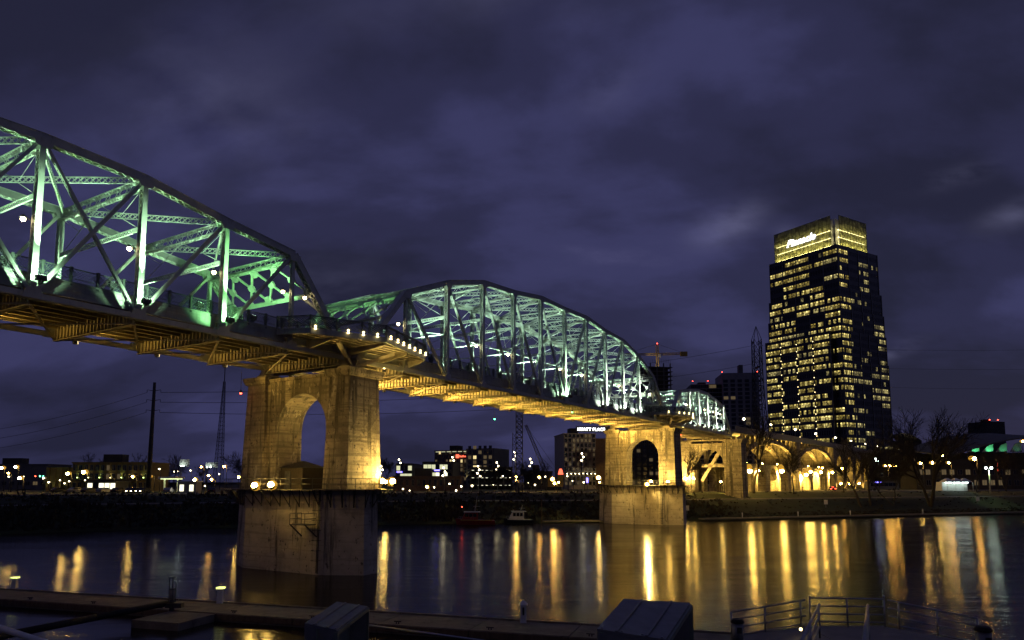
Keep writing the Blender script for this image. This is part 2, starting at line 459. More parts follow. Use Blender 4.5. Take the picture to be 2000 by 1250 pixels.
def strip(name, o0, o1, z, mat, i0, i1):
    mb = MB()
    for i in range(i0, i1):
        a, b = EP[i], EP[i+1]; na, nb = enorm(i), enorm(i+1)
        mb.hexa([(a[0]+na.x*o0, a[1]+na.y*o0, z-.3), (b[0]+nb.x*o0, b[1]+nb.y*o0, z-.3), (b[0]+nb.x*o1, b[1]+nb.y*o1, z-.3), (a[0]+na.x*o1, a[1]+na.y*o1, z-.3),
                 (a[0]+na.x*o0, a[1]+na.y*o0, z), (b[0]+nb.x*o0, b[1]+nb.y*o0, z), (b[0]+nb.x*o1, b[1]+nb.y*o1, z), (a[0]+na.x*o1, a[1]+na.y*o1, z)])
    return kind(mb.build(name, mat), 'structure')
strip('riverside_path', 14.3, 17.2, 4.75, M['pathconc'], 10, len(EP) - 12)
strip('street', 38, 52, STREET + .02, M['asphalt'], 8, len(EP) - 10)
strip('pavement', 34.5, 37.9, STREET + .14, M['pathconc'], 8, len(EP) - 10)
# low floating walkway along the far shore with light posts
ia = min(range(len(EP)), key=lambda i: abs(EP[i][0] - 44)); ib = min(range(len(EP)), key=lambda i: abs(EP[i][0] - 185))
strip('shore_walkway', -3.6, -1.2, 0.75, M['dockconc'], ia, ib)
ic = min(range(len(EP)), key=lambda i: abs(EP[i][0] - 8)); id_ = min(range(len(EP)), key=lambda i: abs(EP[i][0] - 30))
strip('shore_landing', -3.4, -1.2, 0.6, M['dockconc'], ic, id_)
# near bank under and behind the viewpoint
mb = MB()
mb.prism([(-400, -40), (400, -40), (400, 4), (60, 4.5), (20, 5), (-20, 5), (-60, 4.5), (-400, 4)], -2, 7.7)
kind(mb.build('near_promenade_ground', M['pathconc']), 'structure')

def on_bank(i, off):
    p = EP[i]; n = enorm(i)
    zs = [z for o, z in OFFS]; os_ = [o for o, z in OFFS]
    for k in range(len(os_) - 1):
        if os_[k] <= off <= os_[k+1]:
            u = (off - os_[k]) / (os_[k+1] - os_[k])
            return Vector((p[0] + n.x*off, p[1] + n.y*off, zs[k] + (zs[k+1]-zs[k])*u))
def bank_at(px, off):
    """bank point at photo column px, off metres behind the waterline"""
    best = min(range(len(EP)), key=lambda i: abs((EP[i][0] + enorm(i).x*off) / (EP[i][1] + enorm(i).y*off) - (px - 1000) / F_PX))
    return on_bank(best, off)

# ---------------------------------------------------------------- the truss bridge
AL = radians(57.8424)
BO = Vector((-17.349, 75.746, 0))
BU = Vector((cos(AL), sin(AL), 0)); BN = Vector((-sin(AL), cos(AL), 0))
W = 13.22
ZB = 13.122 + CAMZ          # bottom chord axis
ZD = 14.85 + CAMZ           # deck surface
def bw(s, t, z=0): return BO + BU * s + BN * t + Vector((0, 0, z))

def laced(mb, p0, p1, wu, dv, u, th=0.05, lb=0.065, pitch=None, faces=(-1, 1), x=True, plate=0.6):
    """two webs joined by flat lacing bars; u points from web to web"""
    p0 = Vector(p0); p1 = Vector(p1)
    a = (p1 - p0); L = a.length; a = a / L
    u = Vector(u); u = (u - a * u.dot(a)).normalized()
    v = a.cross(u)
    for sgn in (-1, 1):
        o = u * (sgn * wu / 2)
        mb.bar(p0 + o, p1 + o, th, dv, u)
    n = max(2, int((L - 2 * plate) / (pitch or wu)))
    st = (L - 2 * plate) / n
    for fs in faces:
        o = v * (fs * (dv / 2 - 0.012))
        if plate > 0:
            for q in (0, L - plate):
                mb.bar(p0 + a * q + o, p0 + a * (q + plate) + o, wu, 0.024, u)
        for i in range(n):
            q0 = p0 + a * (plate + st * i) + o; q1 = q0 + a * st
            e = u * (wu / 2)
            if x or i % 2 == 0: thin(mb, q0 - e, q1 + e, lb, v)
            if x or i % 2 == 1: thin(mb, q0 + e, q1 - e, lb, v)
def thin(mb, p0, p1, w, nrm):
    a = (p1 - p0).normalized()
    s_ = a.cross(nrm).normalized() * (w / 2); k = nrm * 0.011
    b = len(mb.v)
    mb.v += [tuple(q) for q in (p0 - s_ - k, p0 + s_ - k, p0 + s_ + k, p0 - s_ + k, p1 - s_ - k, p1 + s_ - k, p1 + s_ + k, p1 - s_ + k)]
    for f in ((0, 1, 5, 4), (1, 2, 6, 5), (2, 3, 7, 6), (3, 0, 4, 7)):
        mb.f.append(tuple(b + i for i in f)); mb.m.append(0); mb.sm.append(False)

def chord(mb, p0, p1, wt, dp):
    """top chord: two solid webs, cover plate, lacing underneath"""
    p0 = Vector(p0); p1 = Vector(p1); a = (p1 - p0).normalized()
    u = Vector((0, 1, 0)); v = a.cross(u)
    if v.z < 0: v = -v
    for sg in (-1, 1):
        mb.bar(p0 + u*(sg*wt/2), p1 + u*(sg*wt/2), 0.05, dp, u)
    mb.bar(p0 + v*(dp/2 + .025), p1 + v*(dp/2 + .025), wt + 0.14, 0.045, u)
    L = (p1 - p0).length
    pl = 0.7
    n = max(3, int((L - 2*pl) / 0.62)); st = (L - 2*pl) / n
    o = v * (-dp/2 + .03)
    for q in (0, L - pl): mb.bar(p0 + a*q + o, p0 + a*(q + pl) + o, wt, 0.03, u)
    for i in range(n):
        q0 = p0 + a*(pl + st*i) + o; q1 = q0 + a*st; e = u*(wt/2)
        thin(mb, q0 - e, q1 + e, 0.09, v); thin(mb, q0 + e, q1 - e, 0.09, v)

FLOODC = (0.42, 1.0, 0.50)
FLOODW = (0.74, 1.0, 0.84)
def railing(mb_post, root, x0, x1, t, z, name_mat, step=2.0, h=1.08):
    n = max(1, round((x1 - x0) / step)); st = (x1 - x0) / n
    for i in range(n + 1):
        m = MB(); x = x0 + st*i
        m.box(x - .09, x + .09, t - .09, t + .09, z - .25, z + h + .06); m.box(x - .12, x + .12, t - .12, t + .12, z + h + .06, z + h + .12)
        m.build('railing_post', name_mat, root)
    key = ('rp', round(st, 3), h, name_mat.name)
    if key not in MESH:
        m = MB(); L = st - .18
        for zz, hh in ((0, .07), (.30, .05), (h - .04, .08)): m.box(-L/2, L/2, -.035, .035, zz, zz + hh)
        k = max(4, int(L / .25)); q = L / k
        for i in range(-3, k):
            # interlacing bowed bars
            for sg in (1, -1):
                a0 = -L/2 + q*i; a1 = a0 + q*3
                if sg < 0: a0, a1 = a1, a0
                pa = Vector((max(-L/2, min(L/2, a0)), 0, .36)); pb = Vector((max(-L/2, min(L/2, a1)), 0, h - .06))
                if abs(pa.x - pb.x) > .02: thin(m, pa, pb, .03, Vector((0, 1, 0)))
        for i in range(k):
            x = -L/2 + q*i
            thin(m, Vector((x, 0, .07)), Vector((x + q, 0, .29)), .03, Vector((0, 1, 0))); thin(m, Vector((x + q, 0, .07)), Vector((x, 0, .29)), .03, Vector((0, 1, 0)))
        MESH[key] = m.mesh('railing_panel', name_mat)
    for i in range(n):
        link('railing_panel', MESH[key], root, (x0 + st*(i + .5), t, z))
MESH = {}

def truss_span(label, s0, P, n, hts, name='truss_span', floods=(), ifloods=(), lamps=(), under=0.0, floodk=1.0, fcol=FLOODC, near_under=0, hot_portal=0.0):
    loc = bw(s0, 0, 0)
    root = thing(name, label, 'bridge span', loc, AL)
    S = M['steel']
    h = [0] + list(hts) + [0]
    T = lambda k, t=0: Vector((k*P, t, ZB + h[k]))
    B = lambda k, t=0: Vector((k*P, t, ZB))
    Y = Vector((0, 1, 0)); X = Vector((1, 0, 0))
    for t in (0, W):
        for k in range(0, n):
            m = MB()
            # bottom chord: paired bars with batten plates
            for dy in (-.2, .2): m.bar(B(k, t) + Y*dy, B(k+1, t) + Y*dy, .06, .42, Y)
            for q in range(1, 6): m.bar(B(k, t) + X*(P*q/6 - .15) + Vector((0, 0, .2)), B(k, t) + X*(P*q/6 + .15) + Vector((0, 0, .2)), .4, .03, Y)
            m.build('bottom_chord', S, root)
            m = MB()
            if k in (0, n-1): chord(m, T(k, t), T(k+1, t), .62, .62); m.build('end_post', S, root)
            else: chord(m, T(k, t), T(k+1, t), .62, .62); m.build('top_chord', S, root)
        for k in range(1, n):
            m = MB()
            wu = .34 if k in (1, n-1) else .52
            laced(m, B(k, t), T(k, t) - Vector((0, 0, .3)), wu, .42 if wu > .4 else .3, Y, pitch=.5)
            m.build('vertical_post', S, root)
            for dy in (-.36, .36):   # gusset plates at the joints
                for c, hh in ((B(k, t), .55), (T(k, t) - Vector((0, 0, .25)), .5)):
                    m = MB()
                    m.ext([(-.75, -.25), (.75, -.25), (.45, hh), (-.45, hh)] if c is not None and hh > .5 else [(-.5, -.45), (.5, -.45), (.75, .2), (-.75, .2)],
                          lambda a, b, c=c, dy=dy: c + Vector((a, dy - .015, b)), lambda a, b, c=c, dy=dy: c + Vector((a, dy + .015, b)))
                    m.build('gusset_plate', S, root)
        mid = n / 2
        for k in range(1, n):
            ks = []
            if k < mid: ks.append((k, k+1))
            if k > mid: ks.append((k, k-1))
            for a, b in ks:
                m = MB()
                if abs(a - mid) > mid - 2.5 or n < 10: laced(m, T(a, t), B(b, t), .30, .26, Y, pitch=.45)
                else: laced(m, T(a, t), B(b, t), .30, .24, Y, pitch=.5)
                m.build('diagonal', S, root)
        cen = [k for k in range(1, n-1) if abs(k + .5 - mid) < (1.1 if n < 10 else 2.1)]
        for k in cen:
            a, b = (k, k+1) if k + .5 < mid else (k+1, k)
            m = MB()
            if n < 10: laced(m, B(a, t), T(b, t), .26, .22, Y, pitch=.4)
            else: m.tube(B(a, t), T(b, t), .045)
            m.build('counter_diagonal', S, root)
    # top lateral system and sway frames
    for k in range(1, n):
        m = MB()
        zt = Vector((0, 0, .05)); zl = Vector((0, 0, -.75))
        laced(m, T(k, .3) + zt, T(k, W - .3) + zt, .42, .10, X, th=.06, pitch=.42)
        laced(m, T(k, .3) + zl, T(k, W - .3) + zl, .42, .10, X, th=.06, pitch=.42)
        for dx in (-.2, .2):
            nn = 16
            for i in range(nn):
                ta, tb = .3 + (W-.6)*i/nn, .3 + (W-.6)*(i+1)/nn
                pa, pb = (zt, zl) if i % 2 else (zl, zt)
                thin(m, T(k, ta) + pa + X*dx, T(k, tb) + pb + X*dx, .07, X)
        m.build('top_strut', S, root)
        if 1 < k < n-1:
            dzs = .36 * h[k]
            m = MB()
            z2 = Vector((0, 0, -dzs))
            laced(m, T(k, .3) + z2, T(k, W - .3) + z2, .36, .14, Vector((0, 0, 1)), th=.05, lb=.05, pitch=.4, plate=.9)
            m.build('sway_strut', S, root)
            m = MB()
            for ta, tb in ((.3, W/2), (W-.3, W/2)):
                m.tube(T(k, ta) + z2, T(k, tb) + zl, .03, .03, 5)
            for ta, tb in ((.3, W/4), (W/2, W/4), (W/2, 3*W/4), (W-.3, 3*W/4)):
                m.tube(T(k, ta) + zl*1.0 + Vector((0, 0, 0)), T(k, tb) + (z2 + zl)/2, .025, .025, 5)
            m.build('sway_rod', S, root)
            if n >= 10:
                m = MB()
                zz = Vector((0, 0, -h[k] + 5.8))
                m.tube(T(k, .2) + zz, T(k, W-.2) + zz, .065, .065, 8)
                m.build('sway_tube', S, root)
                m = MB()
                m.tube(T(k, .3) + zz, T(k, W-.3) + z2, .028, .028, 5); m.tube(T(k, W-.3) + zz, T(k, .3) + z2, .028, .028, 5)
                m.build('sway_rod', S, root)
        if k < n-1:
            for ta, tb in ((.3, W-.3), (W-.3, .3)):
                m = MB()
                laced(m, T(k, ta), T(k+1, tb), .50, .12, Vector((0, 0, 1)), th=.055, lb=.05, pitch=.5, plate=.8)
                m.build('lateral_brace', S, root)
    # portals: plate lattice between the end posts
    for k, kb in ((1, 0), (n-1, n)):
        top = T(k); bot = B(kb); ax = (bot - top)
        q = lambda u, t: top + ax * u + Y * t
        nrm = ax.cross(Y).normalized()
        D = .36
        m = MB()
        for u, wd_ in ((.045, .42), (D, .36)):
            m.bar(q(u, .35), q(u, W - .35), .26, wd_, nrm)
            m.bar(q(u + .018, .35), q(u + .018, W - .35), .36, .06, nrm)
        m.build('portal_beam', S, root)
        NB = 4; cw = (W - .7) / NB
        m = MB()
        um = (.045 + D) / 2
        def disc(u, t, r):
            poly = [(r*cos(pi/4*i + pi/8), r*sin(pi/4*i + pi/8)) for i in range(8)]
            an = ax.normalized()
            c = q(u, t)
            m.ext(poly, lambda a, b: c + Y*a + an*b - nrm*.13, lambda a, b: c + Y*a + an*b + nrm*.13)
        for i in range(NB):
            t0 = .35 + cw*i
            m.bar(q(.045, t0), q(D, t0 + cw), .18, .17, nrm); m.bar(q(D, t0), q(.045, t0 + cw), .18, .17, nrm)
            disc(um, t0 + cw/2, .44)
        for i in range(NB + 1):
            t0 = .35 + cw*i
            disc(.075, max(.6, min(W - .6, t0)), .52); disc(D - .02, max(.6, min(W - .6, t0)), .52)
        m.build('portal_lattice', S, root)
        m = MB()
        for t0, sg in ((.35, 1), (W - .35, -1)):
            m.bar(q(D + .16, t0), q(D, t0 + sg*1.5), .3, .16, nrm)
        m.build('portal_knee', S, root)
    # floor: floor beams with stiffeners, stringers, slab, fascia, railings
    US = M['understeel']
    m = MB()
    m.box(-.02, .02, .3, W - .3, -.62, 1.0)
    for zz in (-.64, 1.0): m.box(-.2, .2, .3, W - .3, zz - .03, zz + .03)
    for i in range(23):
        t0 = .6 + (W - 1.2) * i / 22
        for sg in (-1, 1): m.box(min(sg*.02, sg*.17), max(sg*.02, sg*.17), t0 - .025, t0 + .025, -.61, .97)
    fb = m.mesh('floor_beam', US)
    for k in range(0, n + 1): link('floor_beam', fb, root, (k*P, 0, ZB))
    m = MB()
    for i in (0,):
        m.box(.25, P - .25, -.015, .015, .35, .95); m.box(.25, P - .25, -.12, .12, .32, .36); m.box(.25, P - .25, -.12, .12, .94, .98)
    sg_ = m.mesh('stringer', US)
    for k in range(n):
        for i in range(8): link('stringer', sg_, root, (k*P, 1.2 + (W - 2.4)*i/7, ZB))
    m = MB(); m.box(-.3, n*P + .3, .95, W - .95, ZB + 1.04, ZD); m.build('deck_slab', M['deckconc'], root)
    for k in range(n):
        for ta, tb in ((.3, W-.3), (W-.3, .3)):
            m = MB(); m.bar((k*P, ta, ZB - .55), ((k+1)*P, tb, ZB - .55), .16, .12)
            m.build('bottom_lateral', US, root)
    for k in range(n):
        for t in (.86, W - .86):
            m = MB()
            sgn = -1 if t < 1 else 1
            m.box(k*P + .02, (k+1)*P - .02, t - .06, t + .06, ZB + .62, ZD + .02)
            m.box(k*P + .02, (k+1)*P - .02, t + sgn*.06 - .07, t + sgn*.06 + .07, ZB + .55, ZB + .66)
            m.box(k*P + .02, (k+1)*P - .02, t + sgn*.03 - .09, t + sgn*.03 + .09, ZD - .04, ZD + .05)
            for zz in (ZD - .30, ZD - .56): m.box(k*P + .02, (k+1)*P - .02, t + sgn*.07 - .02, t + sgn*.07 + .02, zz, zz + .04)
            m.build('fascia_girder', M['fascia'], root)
    for t in (.86, W - .86): railing(None, root, .1, n*P - .1, t, ZD + .06, M['railiron'], 2.0)
    # flood fixtures and their light
    def fixture(x, t, z, aim, power, col, cone=46):
        m = MB(); m.box(-.32, .32, -.22, .22, -.25, .12); m.box(-.06, .06, -.3, .3, -.5, -.2)
        m.tube((-.32, 0, -.06), (.32, 0, -.06), .2, .2, 10)
        o = m.build('floodlight', M['darksteel'], root, (x, t, z))
        m = MB(); m.box(-.24, .24, -.16, .16, .125, .14); m.build('lens', M['lens'], o)
        light('flood_lamp', 'SPOT', (0, 0, .2), power, col, o, Vector(aim) - Vector((x, t, z)) + Vector((0, 0, .2)), .12, cone, .5)
        return o
    for (k, side, pw, col) in floods:
        if side == 'near':
            o = fixture(k*P + .12, -1.0, ZB + 1.2, (k*P + .03, -1.0 + 2.48, ZB + 1.2 + 1), pw*.14, col, 127)
            light('flood_lamp', 'SPOT', (0, .05, .2), pw*5, col, o, Vector((-.09, 1.0, 5.6)), .08, 11.5, .35)
        elif side == 'inner': fixture(k*P - 1.2, 1.55, ZB + 2.6, (k*P + .3, 4.0, ZB + h[k]), pw, col, 75)
        elif side == 'far': fixture(k*P + .15, W - 1.5, ZB + 2.6, (k*P + .1, W - .1, ZB + h[k]), pw, col, 60)
        elif side == 'portal': fixture(k*P + (3.2 if k < mid else -3.2), 1.6, ZB + 2.6, (k*P - (1.0 if k < mid else -1.0), 6.0, ZB + h[1]*.85), pw, col, 80)
    # lanterns on the posts
    for k, frac in lamps:
        o = thing_part = None
        m = MB(); m.bar((0, 0, 0), (-.62, 0, .32), .06, .06); m.tube((-.62, 0, .36), (-.62, 0, .12), .08, .26, 8)
        x = k*P
        o = m.build('lantern', M['darksteel'], root, (x, .55, 18.6 + CAMZ))
        m = MB(); m.ball((-.62, 0, .02), .17, 10, 6); m.build('bulb', M['warm'], o)
    # floodlights hung under the floor beams
    if under:
        ks = range(0, n)
        for k in ks:
            for tt, pk in (((W - 1.6), 1.0),):
                m = MB(); m.tube((0, 0, 0), (.34, -.1, .06), .16, .24, 10); m.bar((0, 0, .1), (0, 0, .5), .08, .08)
                o = m.build('underdeck_floodlight', M['darksteel'], root, (k*P + .9, tt, ZB - .72))
                m = MB(); m.tube((.345, -.1, .06), (.36, -.104, .063), .2, .2, 10); m.build('lens', M['warmsoft'], o)
                light('underdeck_lamp', 'SPOT', (.42, -.14, .08), under, (1.0, .60, .11), o, (5.0, -4.2, 1.6), .15, 125, .7)
    return root

h2 = [9.35, 12.5, 14.45, 14.9, 15.85, 15.7, 15.85, 14.9, 14.45, 12.5, 9.2]
h1 = [9.3, 10.2, 11.35, 11.6, 11.35, 10.2, 9.3]
h3 = [8.0, 9.0, 9.7, 9.6, 8.7, 7.5]
G_, W_ = (0.34, 1.0, 0.36), (0.84, 1.0, 0.84)
C_ = (0.58, 1.0, 0.62)
E_ = (0.54, 1.0, 0.58)
T_ = (0.62, 1.0, 0.74)
near_fl = lambda ks, p, c: [(k, 'near', p, c) for k in ks]
# span 1 runs to the left of pier one: its joint 8 stands on the pier
span1 = truss_span('nearest silver-green truss span at left, lit green and white, running out of frame', -.64 - 8*7.68, 7.68, 8, h1,
    floods=near_fl((2, 3, 4, 5), 9000, E_) + near_fl((6,), 8000, G_) + [(k, 'inner', 6000, E_) for k in (3, 4, 5, 6)] + [(k, 'far', 6500, E_) for k in (3, 4, 5, 6)] + [(7, 'portal', 7500, G_)],
    lamps=((4, 0), (5, 0), (6, 0), (7, 0), (7.36, 0)), under=900)
span2 = truss_span('long middle truss span between the two river piers, white and green floodlit', .64, 8.08, 12, h2,
    floods=near_fl((6,), 14000, C_) + near_fl((8, 9, 10), 14000, W_) + near_fl((11,), 7000, C_) + [(k, 'inner', 11000, T_) for k in (2, 3, 4, 5, 6, 7, 8, 9, 10)] + [(k, 'far', 10000, T_) for k in range(2, 11)] + [(1, 'portal', 5000, G_), (11, 'portal', 7000, W_)],
    lamps=[(k, 0) for k in (1, 3, 4, 6, 7, 9, 11)], under=10500)
span3 = truss_span('farthest and smallest truss span near the far bank, white floodlit', 12*8.08 + 3*.64, 7.29, 7, h3,
    floods=near_fl((2, 3, 4, 5, 6), 16000, W_) + [(k, 'inner', 7000, T_) for k in (1, 2, 3, 4, 5, 6)] + [(1, 'portal', 7000, C_), (6, 'portal', 7000, W_)],
    lamps=[(k, 0) for k in (1, 2, 4, 5, 6)], under=2600)

# ---------------------------------------------------------------- river piers
ZP = 8.6
def arch_profile(t0, t1, z0, zs, ztop, ta, tb, rise=None, n=14):
    """wall outline in (t, z) with an arched opening: returns list of quads polygons"""
    r = (tb - ta) / 2; c = (ta + tb) / 2; rise = rise or r
    pts = [(c - r*cos(pi*i/n), zs + rise*sin(pi*i/n)) for i in range(n + 1)]
    polys = []
    for a, b in zip(pts[:-1], pts[1:]): polys.append([a, b, (b[0], ztop), (a[0], ztop)])
    if t0 < ta: polys.append([(t0, z0), (ta, z0), (ta, ztop), (t0, ztop)])
    if t1 > tb: polys.append([(tb, z0), (t1, z0), (t1, ztop), (tb, ztop)])
    return polys, pts
def arch_wall(mb, s0, s1, t0, t1, z0, zs, ztop, ta, tb, rise=None, n=14):
    polys, pts = arch_profile(t0, t1, z0, zs, ztop, ta, tb, rise, n)
    for p in polys:
        for s_, rev in ((s0, False), (s1, True)):
            q = [(s_, a, b) for a, b in p]
            mb.quad(q if not rev else q[::-1])
    pp = [(ta, z0)] + pts + [(tb, z0)]
    for a, b in zip(pp[:-1], pp[1:]): mb.quad([(s0, a[0], a[1]), (s1, a[0], a[1]), (s1, b[0], b[1]), (s0, b[0], b[1])])
    for t in (t0, t1): mb.quad([(s0, t, z0), (s1, t, z0), (s1, t, ztop), (s0, t, ztop)])
    mb.quad([(s0, t0, ztop), (s1, t0, ztop), (s1, t1, ztop), (s0, t1, ztop)])

def frustum(mb, s0, s1, t0, t1, z0, z1, bs, bt):
    mb.prism([(s0, t0), (s1, t0), (s1, t1), (s0, t1)], z0, z1, [(s0 + bs, t0 + bt), (s1 - bs, t0 + bt), (s1 - bs, t1 - bt), (s0 + bs, t1 - bt)])

def river_pier(label, s, floods, ladder_cage):
    root = thing('bridge_pier', label, 'bridge pier', bw(s, 0, 0), AL, 'concrete river piers')
    C = M['concrete']
    def nose(e): return [(-3.2 + e, .7), (-1 + e*.4, -3.4 + e), (1 - e*.4, -3.4 + e), (3.2 - e, .7), (3.2 - e, 12.5), (1 - e*.4, 16.6 - e), (-1 + e*.4, 16.6 - e), (-3.2 + e, 12.5)]
    m = MB(); m.prism(nose(-.12), -2.5, ZP - .45, nose(.12)); m.build('base', M['baseconc'], root)
    m = MB(); m.prism(nose(-.12), ZP - .45, ZP); m.build('base_coping', M['baseconc'], root)
    for t0, t1 in ((-2.35, 1.25), (10.9, 14.5)):
        m = MB(); frustum(m, -2.5, 2.5, t0, t1, ZP, 20.4, .38, .3)
        m.build('leg', C, root)
        m = MB()
        frustum(m, -2.3, 2.3, t0 + .1, t1 - .1, 20.4, 20.75, -.18, -.18)
        frustum(m, -2.48, 2.48, t0 - .08, t1 + .08, 20.75, 21.2, -.1, -.1)
        m.build('capital', C, root)
        m = MB(); tc = 0 if t0 < 0 else W
        m.prism([(-1.1, tc - .8), (1.1, tc - .8), (1.1, tc + .8), (-1.1, tc + .8)], 21.2, 21.7)
        for sg in (-1, 1): m.ext([(-.5, 21.7), (.5, 21.7), (.12, 22.45), (-.12, 22.45)], lambda a, b, sg=sg: (sg*.64 + a, tc - .42, b), lambda a, b, sg=sg: (sg*.64 + a, tc + .42, b))
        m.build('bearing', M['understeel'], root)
    m = MB(); arch_wall(m, -1.75, 1.75, 1.0, 11.3, ZP, 15.15, 20.6, 1.7, 9.4); m.build('arch_wall', C, root)
    m = MB(); m.box(-1.95, 1.95, .9, 11.2, 20.6, 20.95); m.build('arch_cornice', C, root)
    # walkway round the base with brackets and rail
    zw = ZP + .02
    def ring(e): return [(-3.2 - e, .7 - e*.3), (-1 - e*.6, -3.4 - e), (1 + e*.6, -3.4 - e), (3.2 + e, .7 - e*.3), (3.2 + e, 12.5 + e*.3), (1 + e*.6, 16.6 + e), (-1 - e*.6, 16.6 + e), (-3.2 - e, 12.5 + e*.3)]
    inner, outer = ring(.16), ring(1.5)
    m = MB()
    for i in range(8):
        j = (i + 1) % 8
        m.hexa([(*inner[i], zw - .1), (*inner[j], zw - .1), (*outer[j], zw - .1), (*outer[i], zw - .1), (*inner[i], zw), (*inner[j], zw), (*outer[j], zw), (*outer[i], zw)])
    m.build('walkway', M['darksteel'], root)
    rail_p = []
    for i in range(8):
        j = (i + 1) % 8
        a, b = Vector(outer[i]), Vector(outer[j])
        k = max(1, round((b - a).length / 1.55))
        ia_, ib_ = Vector(inner[i]), Vector(inner[j])
        for q in range(k):
            p = a + (b - a) * (q / k); pi_ = ia_ + (ib_ - ia_) * (q / k)
            rail_p.append(p)
            m = MB()
            m.bar((p.x, p.y, zw - .1), (pi_.x, pi_.y, zw - 1.75), .08, .08); m.bar((pi_.x, pi_.y, zw - .1), (pi_.x, pi_.y, zw - 1.85), .1, .1)
            m.build('bracket', M['darksteel'], root)
    m = MB()
    for a, b in zip(rail_p, rail_p[1:] + rail_p[:1]):
        for zz in (.55, 1.1): m.tube((a.x, a.y, zw + zz), (b.x, b.y, zw + zz), .03, .03, 5)
    m.build('handrail', M['darksteel'], root)
    for p in rail_p:
        m = MB(); m.tube((p.x, p.y, zw), (p.x, p.y, zw + 1.12), .03, .03, 5); m.build('rail_post', M['darksteel'], root)
    # ladder on the corner of the base
    a = Vector((-3.42, .55)); dn = Vector((-.5, -.87)).normalized()
    m = MB()
    for e in (-.28, .28): m.tube((a.x - .15 + dn.x*e, a.y + dn.y*e, .2), (a.x - .02 + dn.x*e, a.y + dn.y*e, zw), .05, .05, 5)
    for i in range(24):
        zz = .4 + i*.34; m.tube((a.x - .14 + dn.x*-.28, a.y + dn.y*-.28, zz), (a.x - .14 + dn.x*.28, a.y + dn.y*.28, zz), .025, .025, 4)
    for i in range(7):
        zz = 1.5 + i*1.0
        pts = [Vector((a.x - .15 + .62*cos(pi*.5 + pi*q/6)*1.1, a.y + .45*sin(pi*.5 + pi*q/6)*1.1, zz)) for q in range(7)]
        m.path(pts, .022, 4)
    m.build('ladder', M['darksteel'], root)
    if ladder_cage:
        m = MB()
        x0, x1, y0, y1, z0 = -4.9, -3.4, 1.0, 3.2, 5.1
        m.box(x0, x1, y0, y1, z0 - .08, z0)
        for (x, y) in ((x0, y0), (x0, y1), (x1, y0), (x1, y1), (x0, (y0+y1)/2)): m.tube((x, y, z0), (x, y, z0 + 1.1), .035, .035, 5)
        for zz in (.55, 1.1):
            m.path([(x1, y1, z0 + zz), (x0, y1, z0 + zz), (x0, y0, z0 + zz), (x1, y0, z0 + zz)], .035, 5)
        m.bar((x0, y1, z0), (x1 + .1, y1, z0 - 1.3), .1, .1); m.bar((x0, y0, z0), (x1 + .1, y0, z0 - 1.3), .1, .1)
        m.build('landing', M['darksteel'], root)
    for (ls, lt, lz, aim, pw, cone) in floods:
        m = MB(); d = (Vector(aim) - Vector((ls, lt, lz))).normalized()
        m.tube(Vector((0, 0, 0)) - d*.3, d*.12, .2, .3, 10); m.tube((0, 0, -.15), (.7 if ls < 0 else -.5, 0, ZP + .3 - lz), .05, .05, 5)
        o = m.build('sodium_floodlight', M['darksteel'], root, (ls, lt, lz))
        m = MB(); m.ball(d*.16, .31, 12, 7); m.build('bulb', M['amberbig'], o)
        m = MB(); m.ball((.5 if ls < 0 else .2, .45, .1), .52, 12, 7); m.build('halo_ball', M['amberhalo'], o)  # glowing ball added beside the bulb to imitate its halo
        light('sodium_lamp', 'SPOT' if cone < 180 else 'POINT', d*(.62 if cone < 180 else .72), pw, (1.0, .66, .17), o, d*5, .2, min(cone, 178), .7)
    m = MB(); m.box(-.16, .16, -.14, .14, 0, .3); o = m.build('capital_lamp', M['darksteel'], root, (2.2, -2.75, 21.22))
    m = MB(); m.ball((0, 0, .36), .11, 8, 5); m.build('bulb', M['warmsoft'], o)
    light('capital_lamp_light', 'SPOT', (0, -.1, .52), 650, (1.0, .66, .17), o, (-.8, -1.2, 3), .1, 150, .6)
    return root
pier1 = river_pier('big concrete pier standing in the water at left with arched opening and two amber lamps', 0,
    [(-5.3, 8.35, 8.85, (-6.5, 8.0, 12), 140, 200), (-5.3, 5.7, 8.95, (-7, 5.3, 12), 210, 200), (3.3, -3.4, 9.3, (-3, -2.4, 18.0), 6500, 165), (4.6, -.6, 9.3, (2.0, -1.0, 16), 2400, 160), (4.4, 9.0, 9.3, (10, 8, 26), 2500, 160)], True)
pier2 = river_pier('farther concrete river pier right of centre with a single amber lamp on its rail', 98.2,
    [(-5.4, 3.0, 8.65, (-7, 2.8, 12), 5200, 200), (4.4, 6.0, 9.3, (9, 6, 24), 3500, 165), (-4.2, -1.2, 9.2, (-1, -1, 18), 900, 160)], False)

# timber hut between the legs of the near pier
hut = thing('timber_hut', 'small dark timber hut with pyramid roof between the legs of the near pier', 'hut', bw(-.1, 6.9, ZP), AL)
m = MB(); m.box(-1.55, 1.55, -1.75, 1.75, 0, 2.3); m.build('wall', M['hutwood'], hut)
for i in range(8):
    m = MB(); m.box(-1.60, -1.552, -1.78, 1.78, .03 + i*.285, .29 + i*.285); m.build('plank', M['hutwood'], hut)
m = MB(); m.prism([(-1.8, -2.0), (1.8, -2.0), (1.8, 2.0), (-1.8, 2.0)], 2.31, 3.1, [(-.1, -.1), (.1, -.1), (.1, .1), (-.1, .1)]); m.build('roof', M['roofdark'], hut)
m = MB(); m.box(-1.66, -1.61, .1, 1.0, .02, 1.95); m.build('door', M['darksteel'], hut)

